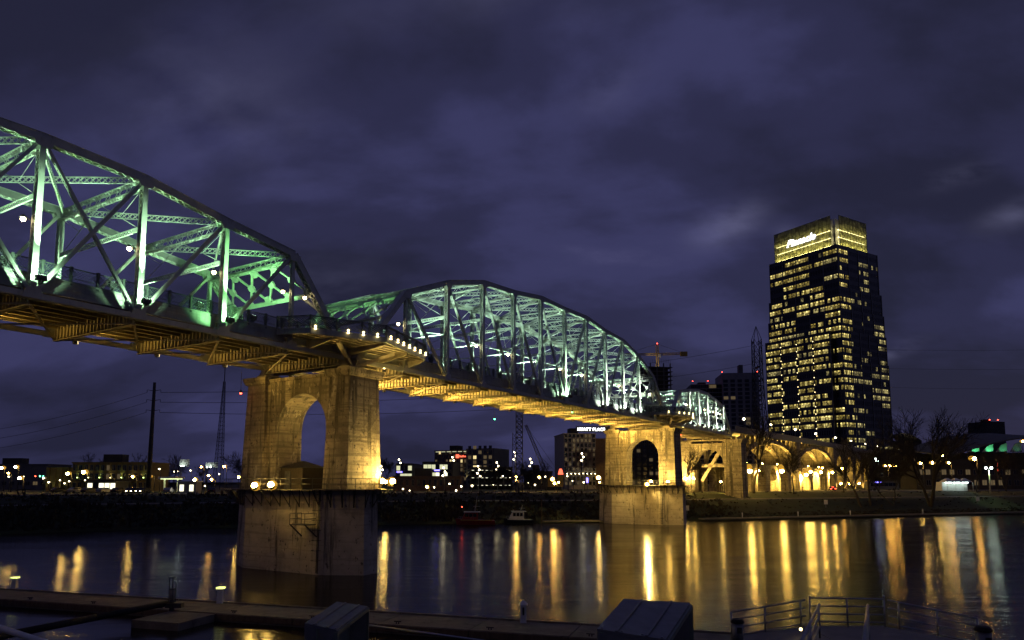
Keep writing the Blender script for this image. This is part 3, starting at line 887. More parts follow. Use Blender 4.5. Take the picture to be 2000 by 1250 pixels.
# ---------------------------------------------------------------- lookout platforms over the piers
def lookout(label, s):
    root = thing('lookout_platform', label, 'lookout platform', bw(s, 0, 0), AL, 'lookout platforms over the piers')
    zf = 14.55 + CAMZ
    P_ = [(-9.6, .4), (-8.3, -2.8), (-.9, -5.8), (9.3, -2.6), (11.6, .4)]
    m = MB(); m.prism([(x, y) for x, y in P_][::-1], zf, zf + .16); m.build('floor', M['deckconc'], root)
    for a, b in zip(P_[:-1], P_[1:]):
        m = MB(); m.bar((a[0], a[1], zf - .12), (b[0], b[1], zf - .12), .16, .5); m.bar((a[0], a[1], zf + .13), (b[0], b[1], zf + .13), .22, .12)
        m.build('edge_beam', M['fascia'], root)
    for y in (-4.6, -3.7, -2.8, -1.9, -1.0, -.1):
        # joists parallel to the bridge, cut to the outline
        def xcut(a, b): return a[0] + (b[0]-a[0]) * (y - a[1]) / (b[1]-a[1])
        xl = xcut(P_[1], P_[2]) if y < -2.8 else xcut(P_[0], P_[1]); xr = xcut(P_[2], P_[3]) if y < -2.6 else xcut(P_[3], P_[4])
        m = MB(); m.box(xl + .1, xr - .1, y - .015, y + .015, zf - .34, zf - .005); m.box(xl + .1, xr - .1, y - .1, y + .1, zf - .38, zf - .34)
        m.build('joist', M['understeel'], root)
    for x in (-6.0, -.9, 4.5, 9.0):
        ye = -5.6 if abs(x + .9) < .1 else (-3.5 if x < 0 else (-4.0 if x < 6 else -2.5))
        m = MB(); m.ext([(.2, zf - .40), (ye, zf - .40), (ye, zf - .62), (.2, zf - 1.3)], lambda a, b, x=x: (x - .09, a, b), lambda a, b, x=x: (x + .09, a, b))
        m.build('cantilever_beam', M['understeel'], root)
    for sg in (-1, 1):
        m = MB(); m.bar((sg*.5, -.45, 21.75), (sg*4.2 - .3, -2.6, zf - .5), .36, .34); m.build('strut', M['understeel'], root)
    for a, b in zip(P_[:-1], P_[1:]):
        a = Vector(a); b = Vector(b); L = (b - a).length; k = max(1, round(L / 2.6)); d = (b - a) / k
        for i in range(k):
            p, q = a + d*i, a + d*(i+1)
            m = MB(); e = (q - p).normalized(); nrm = Vector((e.y, -e.x, 0)); Lp = (q - p).length
            P3 = lambda a, zz: Vector((p.x + e.x*a, p.y + e.y*a, zz))
            m.bar(P3(.05, zf + .42), P3(Lp - .05, zf + .42), .04, .05); m.bar(P3(.05, zf + 1.28), P3(Lp - .05, zf + 1.28), .04, .05)
            nc = max(4, int(Lp / .3)); cs_ = Lp / nc
            for c_i in range(-3, nc):
                for sg in (0, 1):
                    a0, a1 = max(.06, cs_*c_i), min(Lp - .06, cs_*(c_i + 4))
                    if a1 - a0 > .1: thin(m, P3(a0 if sg else a1, zf + .44), P3(a1 if sg else a0, zf + 1.26), .05, nrm)
            m.build('parapet_panel', M['railiron'], root)
            m = MB(); m.bar((p.x, p.y, zf + .2), (p.x, p.y, zf + 1.5), .13, .13); m.build('parapet_post', M['railiron'], root)
        m = MB(); m.bar((a.x, a.y, zf + 1.4), (b.x, b.y, zf + 1.4), .16, .09); m.build('parapet_rail', M['railiron'], root)
    spots = [(-8.0, -3.05), (-4.9, -4.3), (-3.4, -4.9), (-2.0, -5.5), (-.3, -5.78), (1.4, -5.25), (2.9, -4.75), (4.4, -4.3), (5.9, -3.8), (7.4, -3.35), (8.9, -2.9)]
    for x, y in spots:
        m = MB(); m.ball((0, 0, 0), .125, 10, 6); m.tube((0, 0, -.16), (0, 0, -.3), .1, .14, 8)
        m.build('globe_light', M['warmsoft'], root, (x, y - .12, zf + .36))
    return root
look1 = lookout('angular lookout platform above the near pier with a row of globe lights', 0)
look2 = lookout('distant angular lookout platform above the farther river pier with globe lights', 98.2)

# navigation lamps hung below the bridge
for s_, t_, z0, z1, mat, lab in ((-3.7, 13.4, 12.4, 10.3, 'redlight', 'red navigation lamp hanging left of the near pier'),
                               (47.9, 13.2, 12.5, 11.2, 'greenlight', 'green navigation lamp hanging under the middle span'),
                               (51.3, -.2, 13.0, 12.0, 'greenlight', 'small green navigation lamp on the near edge of the middle span'),
                               (103.5, -1.2, 13.0, 11.0, 'redlight', 'red navigation lamp under the far lookout platform')):
    o = thing('navigation_lamp', lab, 'lamp', bw(s_, t_, z0 + CAMZ), AL)
    L = z1 - z0
    m = MB(); m.tube((0, 0, 0), (0, 0, L), .025, .025, 5); m.build('rod', M['darksteel'], o)
    m = MB(); m.tube((0, 0, L), (0, 0, L - .3), .1, .16, 8); m.build('hood', M['darksteel'], o)
    m = MB(); m.ball((0, 0, L - .34), .13, 8, 5); m.build('bulb', M[mat], o)

# ---------------------------------------------------------------- land pier and concrete approach viaduct
S3 = 12*8.08 + 4*.64 + 7*7.29
lp = thing('land_pier', 'massive concrete pier on the far bank with a big arch, brightly lit amber', 'bridge pier', bw(S3 + 1.5, 0, 0), AL)
C = M['concrete']
for t0, t1 in ((-3.2, 1.6), (11.6, 16.4)):
    m = MB(); frustum(m, -3, 3, t0, t1, 2, 20.4, .35, .3); m.build('leg', C, lp)
    m = MB(); frustum(m, -2.9, 2.9, t0, t1, 20.4, 21.1, -.25, -.25); m.build('capital', C, lp)
m = MB(); arch_wall(m, -2, 2, 1.3, 11.9, 2, 13.5, 20.4, 2.2, 11.0, 5.4); m.build('arch_wall', C, lp)
m = MB(); m.box(-2.6, 2.6, -3.4, 16.6, 21.15, 21.5); m.build('cap_beam', C, lp)
for t0 in (-2, 1.5, 5, 8.5, 12, 15):
    m = MB(); m.box(-.6, .6, t0 - .3, t0 + .3, 21.5, 22.4); m.build('bearing_block', C, lp)
m = MB(); m.bar((1.2, 9.6, 9.5), (1.2, 4.0, 18.5), 1.2, .9, (1, 0, 0)); m.bar((1.2, 9.6, 14.0), (1.2, 2.0, 14.0), 1.2, .8, (1, 0, 0)); m.build('brace', C, lp)

VA = radians(53.0)
V0 = bw(S3 + 3.2, 0, 0)
via = thing('approach_viaduct', 'long amber-lit concrete arch viaduct leading from the truss spans into the city', 'viaduct', (V0.x, V0.y, 0), VA)
VW = 13.2; VL = 232
zd = ZD
m = MB(); m.box(0, VL, -.2, VW + .2, zd - .6, zd); m.build('deck', M['deckconc'], via)
for i in range(int(VL / 8)):
    for t in (-.35, VW + .25):
        m = MB(); m.box(i*8 + .03, i*8 + 7.97, t, t + .12, zd - .1, zd + 1.15); m.box(i*8 + .03, i*8 + 7.97, t - .06, t + .18, zd + 1.15, zd + 1.3); m.build('parapet', M['deckconc'], via)
def big_arch(v0, v1):
    zs, zc = 14.2, 22.0; c = (v0+v1)/2; r = (v1-v0)/2; n = 22
    for t0 in (.2, 6.0, 11.8):
        m = MB()
        pts = [(c - r*cos(pi*i/n), zs + (zc-zs)*sin(pi*i/n)) for i in range(n+1)]
        th = 1.15
        for a, b in zip(pts[:-1], pts[1:]):
            for y0, y1 in ((t0, t0 + 1.2),):
                m.hexa([(a[0], y0, a[1]), (b[0], y0, b[1]), (b[0], y1, b[1]), (a[0], y1, a[1]), (a[0], y0, a[1]+th), (b[0], y0, b[1]+th), (b[0], y1, b[1]+th), (a[0], y1, a[1]+th)])
        m.build('arch_rib', C, via)
    k = 12
    for i in range(k + 1):
        x = v0 + (v1-v0)*i/k
        u = max(-1, min(1, (x-c)/r)); za = zs + (zc-zs)*sqrt(max(0, 1-u*u)) + 1.0
        if zd - .6 - za > .4:
            for t0 in (.3, 6.1, 11.9):
                m = MB(); m.box(x - .35, x + .35, t0, t0 + 1.0, za - .8, zd - .6); m.build('spandrel_column', C, via)
big_arch(9, 64); big_arch(66, 118)
for v in (65, 119):
    m = MB(); m.box(v - 2.0, v + 2.0, -.3, VW + .3, 5.5, zd - .6); m.build('abutment_pier', C, via)
# lower arcade beneath the big arches
def arcade(t0, t1, v0, v1, k, z0, zs, zt):
    st = (v1 - v0) / k
    for i in range(k):
        m = MB(); a0 = v0 + st*i
        polys, pts = arch_profile(a0, a0 + st, z0, zs, zt, a0 + st*.16, a0 + st*.84)
        for p in polys:
            for y, rev in ((t0, 0), (t1, 1)):
                q = [(a, y, b) for a, b in p]; m.quad(q[::-1] if rev else q)
        pp = [(a0 + st*.16, z0)] + pts + [(a0 + st*.84, z0)]
        for a, b in zip(pp[:-1], pp[1:]): m.quad([(a[0], t0, a[1]), (a[0], t1, a[1]), (b[0], t1, b[1]), (b[0], t0, b[1])])
        m.quad([(a0, t0, zt), (a0 + st, t0, zt), (a0 + st, t1, zt), (a0, t1, zt)])
        m.build('arcade_bay', C, via)
arcade(-.6, 2.2, 4, 63, 5, 5.5, 9.8, 14.4)
arcade(-.6, 2.2, 67, 117, 4, 5.5, 9.8, 14.4)
arcade(10.8, 13.6, 4, 63, 5, 5.5, 9.8, 14.4)
arcade(10.8, 13.6, 67, 117, 4, 5.5, 9.8, 14.4)
m = MB(); m.box(4, 117, -.9, VW + .9, 14.42, 14.75); m.build('arcade_cornice', C, via)
# tall narrow arches at the city end
arcade(.3, VW - .3, 121, 231, 6, 5.5, 14.4, zd - 1.9)
m = MB(); m.box(120.9, 231.4, -.1, VW + .1, zd - 1.88, zd - 1.45); m.build('end_cornice', C, via)
m = MB(); m.box(121.5, 230.8, .6, VW - .6, zd - 1.44, zd - .62); m.build('end_deck_beam', C, via)
def v2w(v, t, z): return Vector((V0.x, V0.y, 0)) + Vector((cos(VA), sin(VA), 0))*v + Vector((-sin(VA), cos(VA), 0))*t + Vector((0, 0, z))
def via_lamp(v, t, z, aim, pw, big=.42, mat='amberbig', cone=170):
    d = Vector((aim[0]-v, aim[1]-t, aim[2]-z)).normalized()
    m = MB(); m.tube(d*-.35, d*.1, .18, .3, 8); m.bar((0, 0, 0), (0, .9 if t < 0 else -.6, -.2), .08, .08)
    o = m.build('sodium_floodlight', M['darksteel'], via, (v, t, z))
    m = MB(); m.ball(d*.2, big, 10, 6); m.build('bulb', M[mat], o)
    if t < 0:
        m = MB(); m.ball((0, .35, big*1.65), big*1.5, 10, 6); m.build('halo_ball', M['amberhalo'], o)  # added glowing ball above the bulb, stands in for its halo
    light('sodium_lamp', 'SPOT', d*(big + .45), pw, (1.0, .61, .11), o, d*9, .25, cone, .6)
for v, t, z, pw, big in ((5, -2.6, 12.6, 9000, .62), (16, -1.8, 13.0, 3000, .3), (37, -2.4, 13.0, 9000, .66), (66, -2.4, 12.0, 7000, .6), (73, -2.2, 13.2, 5000, .5), (88, -2.2, 13.2, 5000, .5), (106, -2.2, 13.3, 5000, .5)):
    via_lamp(v, t, z, (v + .5, 3.0, 9.5), pw*8.0, big, cone=125)
for v in (20, 36, 52, 76, 92, 108): via_lamp(v, 3.6, 15.2, (v, 5.5, 24), 12000, .2)
for v in (30, 58, 92): via_lamp(v, 3.8, 12.6, (v, 1.5, 7), 5000, .2, cone=178)
for v, pw in ((121.5, 3500), (139, 3500), (158, 3500), (176, 3500), (195, 3500), (214, 3500)): via_lamp(v, -1.6, 8.5, (v + 1, 3, 19), pw*4, .5)
for v in (130, 150, 168, 186, 205): via_lamp(v, 6, 8.0, (v, 6, 19), 6000, .22)
for i, v in enumerate((8, 34, 62, 90, 122, 152, 184, 215)):
    p = v2w(v, -.2, zd)
    o = thing('bridge_street_lamp', '%s white lamp post along the viaduct parapet, counted from the truss' % ORD[i], 'street lamp', p, VA, 'lamp posts on the viaduct')
    m = MB(); m.tube((0, 0, 0), (0, 0, 3.6), .09, .06, 8); m.tube((0, 0, 0), (0, 0, .5), .18, .1, 8); m.build('post', M['darksteel'], o)
    m = MB(); m.ball((0, 0, 3.85), .36, 10, 6); m.build('globe', M['soft'], o)
# sodium floods washing the land pier
for i, (t, s_, pw, big) in enumerate(((12.2, -6.5, 9000, .5), (9.8, -6.5, 6000, .36))):
    d = Vector((1, 0, .7)).normalized()
    m = MB(); m.tube(d*-.3, d*.1, .18, .3, 8); m.tube((0, 0, -.1), (0, 0, -6.0), .06, .08, 6)
    o = m.build('sodium_floodlight', M['darksteel'], lp, (s_, t, 10.2))
    m = MB(); m.ball(d*.2, big, 10, 6); m.build('bulb', M['amberbig'], o)
    light('sodium_lamp', 'SPOT', d*(big + .4), pw, (1.0, .62, .14), o, d*9, .25, 165, .6)

# ---------------------------------------------------------------- glass office tower
def cell_glass(name, cw, ch, thr, col, strength, seed):
    """office glazing: some window cells lit, with uneven interiors"""
    m, nt, p = new_mat(name)
    p.inputs['Base Color'].default_value = (0.012, 0.013, 0.016, 1); p.inputs['Roughness'].default_value = 0.15
    tc = nd(nt, 'ShaderNodeTexCoord'); oi = nd(nt, 'ShaderNodeObjectInfo')
    sp = nd(nt, 'ShaderNodeSeparateXYZ'); nt.links.new(tc.outputs['Object'], sp.inputs[0])
    def mth(op, a, b=None, c=None):
        n = nd(nt, 'ShaderNodeMath', operation=op)
        for i, x in enumerate((a, b, c)):
            if x is None: continue
            if isinstance(x, (int, float)): n.inputs[i].default_value = x
            else: nt.links.new(x, n.inputs[i])
        return n.outputs[0]
    cx = mth('FLOOR', mth('DIVIDE', sp.outputs['X'], cw))
    rn = mth('MULTIPLY', oi.outputs['Random'], 917.0 + seed)
    cb = nd(nt, 'ShaderNodeCombineXYZ'); nt.links.new(cx, cb.inputs[0]); nt.links.new(rn, cb.inputs[1])
    wn_ = nd(nt, 'ShaderNodeTexWhiteNoise', noise_dimensions='3D'); nt.links.new(cb.outputs[0], wn_.inputs[0])
    cb2 = nd(nt, 'ShaderNodeCombineXYZ'); nt.links.new(rn, cb2.inputs[0])
    wo = nd(nt, 'ShaderNodeTexWhiteNoise', noise_dimensions='3D'); nt.links.new(cb2.outputs[0], wo.inputs[0])
    # whole bay lit or not, then single cells
    bay = mth('LESS_THAN', wo.outputs['Value'], thr)
    cell = mth('LESS_THAN', wn_.outputs['Value'], mth('ADD', mth('MULTIPLY', bay, .78), .05))
    no = nd(nt, 'ShaderNodeTexNoise'); no.inputs['Scale'].default_value = 0.9; no.inputs['Detail'].default_value = 3
    ad = nd(nt, 'ShaderNodeVectorMath', operation='ADD'); nt.links.new(tc.outputs['Object'], ad.inputs[0]); nt.links.new(cb2.outputs[0], ad.inputs[1])
    nt.links.new(ad.outputs[0], no.inputs['Vector'])
    inter = nd(nt, 'ShaderNodeMapRange'); nt.links.new(no.outputs['Fac'], inter.inputs[0])
    inter.inputs[1].default_value = .38; inter.inputs[2].default_value = .68; inter.inputs[3].default_value = .04; inter.inputs[4].default_value = 1.0
    # ceiling fixtures near the head of each pane
    lamp = mth('MULTIPLY', mth('GREATER_THAN', sp.outputs['Z'], ch * .62), mth('LESS_THAN', mth('FRACT', mth('DIVIDE', sp.outputs['X'], 1.9)), .55))
    val = mth('MULTIPLY', cell, mth('ADD', inter.outputs[0], mth('MULTIPLY', lamp, mth('MULTIPLY', wn_.outputs['Value'], 2.2))))
    p.inputs['Emission Color'].default_value = (*col, 1)
    wc = nd(nt, 'ShaderNodeTexWhiteNoise', noise_dimensions='3D')
    cb3 = nd(nt, 'ShaderNodeCombineXYZ'); nt.links.new(cx, cb3.inputs[1]); nt.links.new(rn, cb3.inputs[2]); nt.links.new(cb3.outputs[0], wc.inputs[0])
    mxc = nd(nt, 'ShaderNodeMix', data_type='RGBA'); nt.links.new(mth('MULTIPLY', wc.outputs['Value'], .8), mxc.inputs[0])
    mxc.inputs[6].default_value = (*col, 1); mxc.inputs[7].default_value = (1.0, .84, .30, 1)
    nt.links.new(mxc.outputs[2], p.inputs['Emission Color'])
    vary = mth('ADD', mth('MULTIPLY', mth('MULTIPLY', wc.outputs['Value'], wc.outputs['Value']), 1.25), .25)
    nt.links.new(mth('MULTIPLY', mth('MULTIPLY', val, vary), strength), p.inputs['Emission Strength'])
    return m
M['office_hi'] = cell_glass('office_glass_busy', 1.5, 2.6, .84, (1.0, .72, .13), .85, 3)
M['office_lo'] = cell_glass('office_glass_quiet', 1.5, 2.6, .30, (1.0, .82, .34), .55, 11)
def translucent(name, col, k=.75):
    m = bpy.data.materials.new(name); m.use_nodes = True; nt = m.node_tree; nt.nodes.clear()
    o = nd(nt, 'ShaderNodeOutputMaterial'); a = nd(nt, 'ShaderNodeBsdfTranslucent'); b = nd(nt, 'ShaderNodeBsdfGlossy'); mx = nd(nt, 'ShaderNodeMixShader')
    n = nd(nt, 'ShaderNodeTexNoise'); n.inputs['Scale'].default_value = .6; tc = nd(nt, 'ShaderNodeTexCoord'); nt.links.new(tc.outputs['Object'], n.inputs['Vector'])
    r = nd(nt, 'ShaderNodeValToRGB'); r.color_ramp.elements[0].color = (*[c*.5 for c in col], 1); r.color_ramp.elements[1].color = (*col, 1)
    r.color_ramp.elements[0].position = .35; r.color_ramp.elements[1].position = .65
    nt.links.new(n.outputs['Fac'], r.inputs[0]); nt.links.new(r.outputs[0], a.inputs[0])
    b.inputs['Roughness'].default_value = .25; b.inputs[0].default_value = (.35, .35, .35, 1)
    mx.inputs[0].default_value = .12
    nt.links.new(a.outputs[0], mx.inputs[1]); nt.links.new(b.outputs[0], mx.inputs[2]); nt.links.new(mx.outputs[0], o.inputs[0])
    return m
M['frosted'] = translucent('frosted_glass', (.60, .60, .44))
M['strip'] = emit('light_strip', (1.0, .86, .30), 20)
M['strip2'] = emit('dim_light_strip', (1.0, .86, .36), 9)

TC = at(1652, 930, 372)
tower = thing('glass_office_tower', 'tall dark glass office tower with lit yellow windows and glowing crown', 'skyscraper', (TC.x, TC.y, STREET), radians(32))
# local axes: +x runs along the right face, +y along the left face, near corner at the origin
def glass_bay(parent, key, w, h, mat):
    kk = ('bay', round(w, 2), round(h, 2), mat)
    if kk not in MESH:
        m = MB(); m.box(0, w, 0, .06, 0, h, 0)
        nn = max(1, round(w / 1.5))
        for i in range(nn + 1): m.box(w*i/nn - .04, w*i/nn + .04, -.09, -.001, 0, h, 1)
        MESH[kk] = m.mesh('window_bay', [M[mat], M['mullion']])
    return MESH[kk]
FH = 3.95
def shaft(z0, z1, x0, x1, y0, y1, seed):
    rr = random.Random(seed)
    m = MB(); m.box(x0 + .3, x1 - .3, y0 + .3, y1 - .3, z0, z1); m.build('core', M['spandrel'], tower)
    nf = int((z1 - z0) / FH)
    for f in range(nf):
        zf = z0 + f * (z1 - z0) / nf
        m = MB(); m.box(x0, x1, y0, y1, zf + 2.23, zf + (z1 - z0)/nf - .01); m.build('floor_band', M['spandrel'], tower)
        for face in ('left', 'right'):
            a0, a1 = (y0, y1) if face == 'left' else (x0, x1)
            nb = max(1, round((a1 - a0) / 9.2)); bwid = (a1 - a0) / nb
            for b in range(nb):
                busy = 'office_hi' if (face == 'left' or b == 0) else 'office_lo'
                if face == 'left' and rr.random() < (.30 if zf < 60 else .18): busy = 'office_lo'
                me = glass_bay(tower, 0, bwid - .5, 2.2, busy)
                if face == 'left': o = link('window_bay', me, tower, (x0 + .02, a0 + bwid*(b+1) - .25, zf), -pi/2)
                else: o = link('window_bay', me, tower, (a0 + bwid*b + .25, y0 + .02, zf))
    for face in ('left', 'right'):
        a0, a1 = (y0, y1) if face == 'left' else (x0, x1)
        nb = max(1, round((a1 - a0) / 9.2))
        for b in range(nb + 1):
            p = a0 + (a1-a0)*b/nb
            m = MB()
            if face == 'left': m.box(x0 - .25, x0 + .1, p - .25, p + .25, z0, z1)
            else: m.box(p - .25, p + .25, y0 - .25, y0 + .1, z0, z1)
            m.build('pier_strip', M['mullion'], tower)
HT = at(1652, 415, 372).z - STREET
shaft(0, 68, 2.5, 45, 0, 47, 1)
shaft(68, 84, 2.5, 44, 0, 46.8, 5)
shaft(84, 96, 2.5, 42.9, 0, 46, 2)
shaft(96, 108, 2.5, 41.6, 0, 45, 4)
shaft(108, HT - 17, 2.5, 40, 0.2, 43.8, 3)
m = MB(); m.box(-.2, 2.2, 5, 47, 0, 84); m.build('corner_slab', M['spandrel'], tower)
nf = 21
for f in range(nf):
    for b in range(4):
        me = glass_bay(tower, 0, 10.0, 2.2, 'office_hi' if random.random() < .78 else 'office_lo')
        link('window_bay', me, tower, (-.22, 5.3 + 10.4*(b+1), f*4.0), -pi/2)
for b in range(5):
    m = MB(); m.box(-.5, -.22, 5 + 10.4*b - .2, 5 + 10.4*b + .2, 0, 84); m.build('pier_strip', M['mullion'], tower)
    for f in range(1, 21):
        if b in (1, 2, 3):
            m_ = MESH.get('pierlamp')
            if not m_:
                q = MB(); q.ball((0, 0, 0), .22, 6, 4); m_ = MESH['pierlamp'] = q.mesh('facade_lamp', M['warmsoft'])
            link('facade_lamp', m_, tower, (-.62, 5 + 10.4*b, f*4.0 - .3))
# glowing crown of frosted glass panels with light strips behind
zc0, zc1 = HT - 17, HT
def crown(face, a0, a1, off, slope):
    nb = round((a1 - a0) / 2.5); w = (a1 - a0) / nb
    rows = 4; rh = (zc1 - zc0) / rows
    for r in range(rows):
        for b in range(nb):
            m = MB()
            if face == 'left': m.box(off, off + .05, a0 + w*b + .06, a0 + w*(b+1) - .06, zc0 + rh*r + .08, zc0 + rh*(r+1) - .05)
            else: m.box(a0 + w*b + .06, a0 + w*(b+1) - .06, off, off + .05, zc0 + rh*r + .08, zc0 + rh*(r+1) - .05)
            m.build('crown_panel', M['frosted'], tower)
    for r in range(rows):
        m = MB(); z = zc0 + rh*r + .35
        if r < 3:
            if face == 'left': m.box(off + .9, off + 1.1, a0 + 1, a1 - 1, z, z + .3)
            else: m.box(a0 + .5, a1 - .5, off + .9, off + 1.1, z, z + .3)
            m.build('light_strip', M['strip'] if r == 0 else M['strip2'], tower)
    for b in range(nb + 1):
        m = MB(); p = a0 + w*b
        if face == 'left': m.box(off - .12, off + .12, p - .05, p + .05, zc0, zc1)
        else: m.box(p - .05, p + .05, off - .12, off + .12, zc0, zc1)
        m.build('crown_mullion', M['mullion'], tower)
    m = MB()
    if face == 'left': m.box(off + 2.4, off + 2.6, a0, a1, zc0, zc1 - 1.5)
    else: m.box(a0, a1, off + 2.4, off + 2.6, zc0, zc1 - 1.5)
    m.build('crown_backing', M['white'], tower)
crown('left', 3.5, 40, 2.6, 0)
crown('right', 5.5, 31, .4, 0)
m = MB(); m.box(5, 36, 2.9, 40, zc0, zc0 + .4); m.build('crown_floor', M['spandrel'], tower)
m = MB(); m.box(8, 30, 8, 34, zc0 + .4, zc1 - 2); m.build('plant_room', M['darkwall'], tower)
def text(name, s, size, mat, parent, loc, rot, shear=0.0, ext=.06, bold=0.0, sp=1.0):
    cu = bpy.data.curves.new(name, 'FONT'); cu.body = s; cu.size = size; cu.extrude = ext; cu.shear = shear; cu.offset = bold; cu.space_character = sp
    cu.resolution_u = 3
    o = bpy.data.objects.new(name, cu); COL.objects.link(o)
    dg = bpy.context.evaluated_depsgraph_get()
    me = bpy.data.meshes.new_from_object(o.evaluated_get(dg))
    bpy.data.objects.remove(o)
    me.materials.clear(); me.materials.append(mat)
    q = link(name, me, parent, loc); q.rotation_euler = rot
    return q
text('crown_sign', 'Pinnacle', 5.6, M['signwhite'], tower, (2.1, 31.5, zc1 - 10.4), (pi/2, 0, -pi/2), .35, .1, .10)
# podium with car park decks
pod = thing('parking_podium', 'low parking deck with lit levels at the foot of the glass tower', 'building', (at(1560, 900, 350).x, 352, STREET), radians(28))
for f in range(5):
    m = MB(); m.box(0, 46, -3, 9, f*3.1, f*3.1 + .9); m.build('deck_edge', M['greywall'], pod)
    for i in range(7):
        m = MB(); m.box(2 + i*6.3, 5.6 + i*6.3, 1.0, 1.1, f*3.1 + 2.5, f*3.1 + 2.66); m.build('strip_light', M['soft'], pod)
for i in range(8):
    m = MB(); m.box(i*6.4, i*6.4 + .8, -3.05, 9, 0, 16); m.build('column', M['brickred'] if i > 5 else M['greywall'], pod)
m = MB(); m.box(0, 46, 8.8, 9.2, 0, 16.2); m.build('rear_wall', M['greywall'], pod)
m = MB(); m.box(0, 46, -3.1, 9.3, 15.5, 16.2); m.build('roof', M['greywall'], pod)

# ---------------------------------------------------------------- other buildings
def building(name, label, cat, loc, rz, w, d, h, wall, floors, bays, sidebays=0, lit=.15, dim=.25, win=(1.5, 1.7), top=1.2, base=1.0, seed=1, frame='greywall', litmat='winlit', group=None, flip=False, wz=.75):
    """block with its front on local y = 0 facing -y, x from 0 to w; windows are framed panes proud of the wall"""
    rr = random.Random(seed)
    root = thing(name, label, cat, loc, rz, group)
    m = MB(); m.box(0, w, 0, d, 0, h); m.build('wall', M[wall], root)
    m = MB(); m.box(-.25, w + .25, -.25, d + .25, h, h + top*.35); m.build('parapet', M[wall], root)
    m = MB(); m.box(w*.3, w*.55, d*.3, d*.6, h + top*.35, h + top*.35 + 2.6); m.build('roof_plant', M['darkwall'], root)
    ms = {}
    for k, gm in (('off', 'glassdark'), ('lit', litmat), ('dim', 'windim')):
        m = MB(); a, b = win
        m.box(-a/2, a/2, -.05, .0, 0, b, 0)
        for x in (-a/2, a/2, 0): m.box(x - .05, x + .05, -.1, -.051, 0, b, 1)
        m.box(-a/2 - .1, a/2 + .1, -.14, -.02, -.12, -.001, 1); m.box(-a/2 - .1, a/2 + .1, -.12, -.02, b + .001, b + .1, 1)
        ms[k] = m.mesh('window', [M[gm], M[frame]])
    fh = (h - base) / floors
    for f in range(floors):
        for b in range(bays):
            q = rr.random(); k = 'lit' if q < lit else ('dim' if q < lit + dim else 'off')
            link('window', ms[k], root, (w*(b + .5)/bays, -.01, base + fh*f + wz))
        for b in range(sidebays):
            q = rr.random(); k = 'lit' if q < lit else ('dim' if q < lit + dim else 'off')
            link('window', ms[k], root, ((w + .01 if not flip else -.01), d*(b + .5)/sidebays, base + fh*f + wz), pi/2 if not flip else -pi/2)
    return root
def span_px(x0, x1, ytop, Y, ybase=None):
    a = at(x0, 941, Y); b = at(x1, 941, Y)
    return a.x, b.x - a.x, at((x0 + x1)/2, ytop, Y).z - STREET

# pale hotel behind the second pier
x, w, hh = span_px(1102, 1166, 848, 300)
hot = building('pale_hotel', 'pale block hotel with white rooftop sign left of the farther pier', 'hotel', (x, 300, STREET), radians(8), w, 20, hh, 'stucco', 11, 8, 6, .03, .30, (1.0, 1.35), seed=4)
m = MB(); m.box(4.0, w + .05, -.06, -.015, hh*.38, hh*.72); m.build('brick_panel', M['brickred'], hot)
m = MB(); m.box(w - 8.5, w + 8.5, -.5, .4, hh + 1.0, hh + 3.4); m.build('sign_board', M['darkwall'], hot)
text('sign_letters', 'HYATT PLACE', 1.75, M['signwhite'], hot, (w - 8.0, -.62, hh + 1.55), (pi/2, 0, 0), 0, .05, .04, 1.1)
m = MB(); m.box(w + .01, w + 16, 2.5, 20, 0, hh - 1.5); m.build('wing', M['brickred'], hot)
for i in range(8):
    m = MB(); m.ball((1.2 + i*1.72, -.5, hh*.28), .12, 6, 4); o = m.build('wall_light', M['warm'], hot)
    light('wall_lamp', 'SPOT', (1.2 + i*1.72, -.55, hh*.28 + .1), 60, (1.0, .86, .5), hot, (1.2 + i*1.72, -.05, hh*.28 + 4), .08, 60, .5)
# midrise hotel with red sign
x, w, hh = span_px(838, 895, 880, 330)
mid_ = building('brown_midrise', 'brown mid-rise hotel with small red sign and pale cornice lights', 'hotel', (x, 352, STREET), radians(-24), w*1.35, 18, hh + .5, 'brickred', 8, 9, 0, .06, .2, (1.1, 1.5), seed=9)
m = MB(); m.box(w*1.35 + .02, w*1.35 + 15, -1.2, 16, 0, hh + 1.5); m.build('tower_block', M['greywall'], mid_)
wm = {}
for k, gm in (('off', 'glassdark'), ('lit', 'winlit'), ('dim', 'windim')):
    m = MB(); m.box(-.8, .8, -.06, 0, 0, 1.6, 0); m.box(-.9, .9, -.1, -.02, -.1, -.005, 1); m.box(-.04, .04, -.09, -.061, 0, 1.6, 1); wm[k] = m.mesh('window', [M[gm], M['greywall']])
rr = random.Random(5)
for f in range(8):
    for b in range(5):
        q = rr.random(); link('window', wm['lit' if q < .12 else ('dim' if q < .3 else 'off')], mid_, (w*1.35 + 2 + b*2.75, -1.21, 2.2 + f*2.35))
for i in range(6):
    m = MB(); m.box(w*1.35 - 4.1 + i*.62, w*1.35 - 3.72 + i*.62, -.45, -.3, hh - 2.5, hh - (1.6 if i % 3 == 0 else 1.9)); m.build('sign_letter', M['signred'], mid_)
m = MB(); m.box(w*1.35 - 6.0, w*1.35 - 4.4, -.45, -.3, hh - 2.9, hh - 1.2); m.build('sign_logo', M['signred'], mid_)
for i in range(6):
    m = MB(); m.box(1 + i*3.1, 3.1 + i*3.1, -.55, -.35, hh + .1, hh + .34); m.build('cornice_light', M['winpale'], mid_)
for xx in (w*.92, w*1.35 + .6, w*1.35 - 1.4):
    light('uplight', 'SPOT', (xx, -2.0, 4), 420, (1.0, .8, .3), mid_, (xx, -.3, 12), .1, 40, .6)
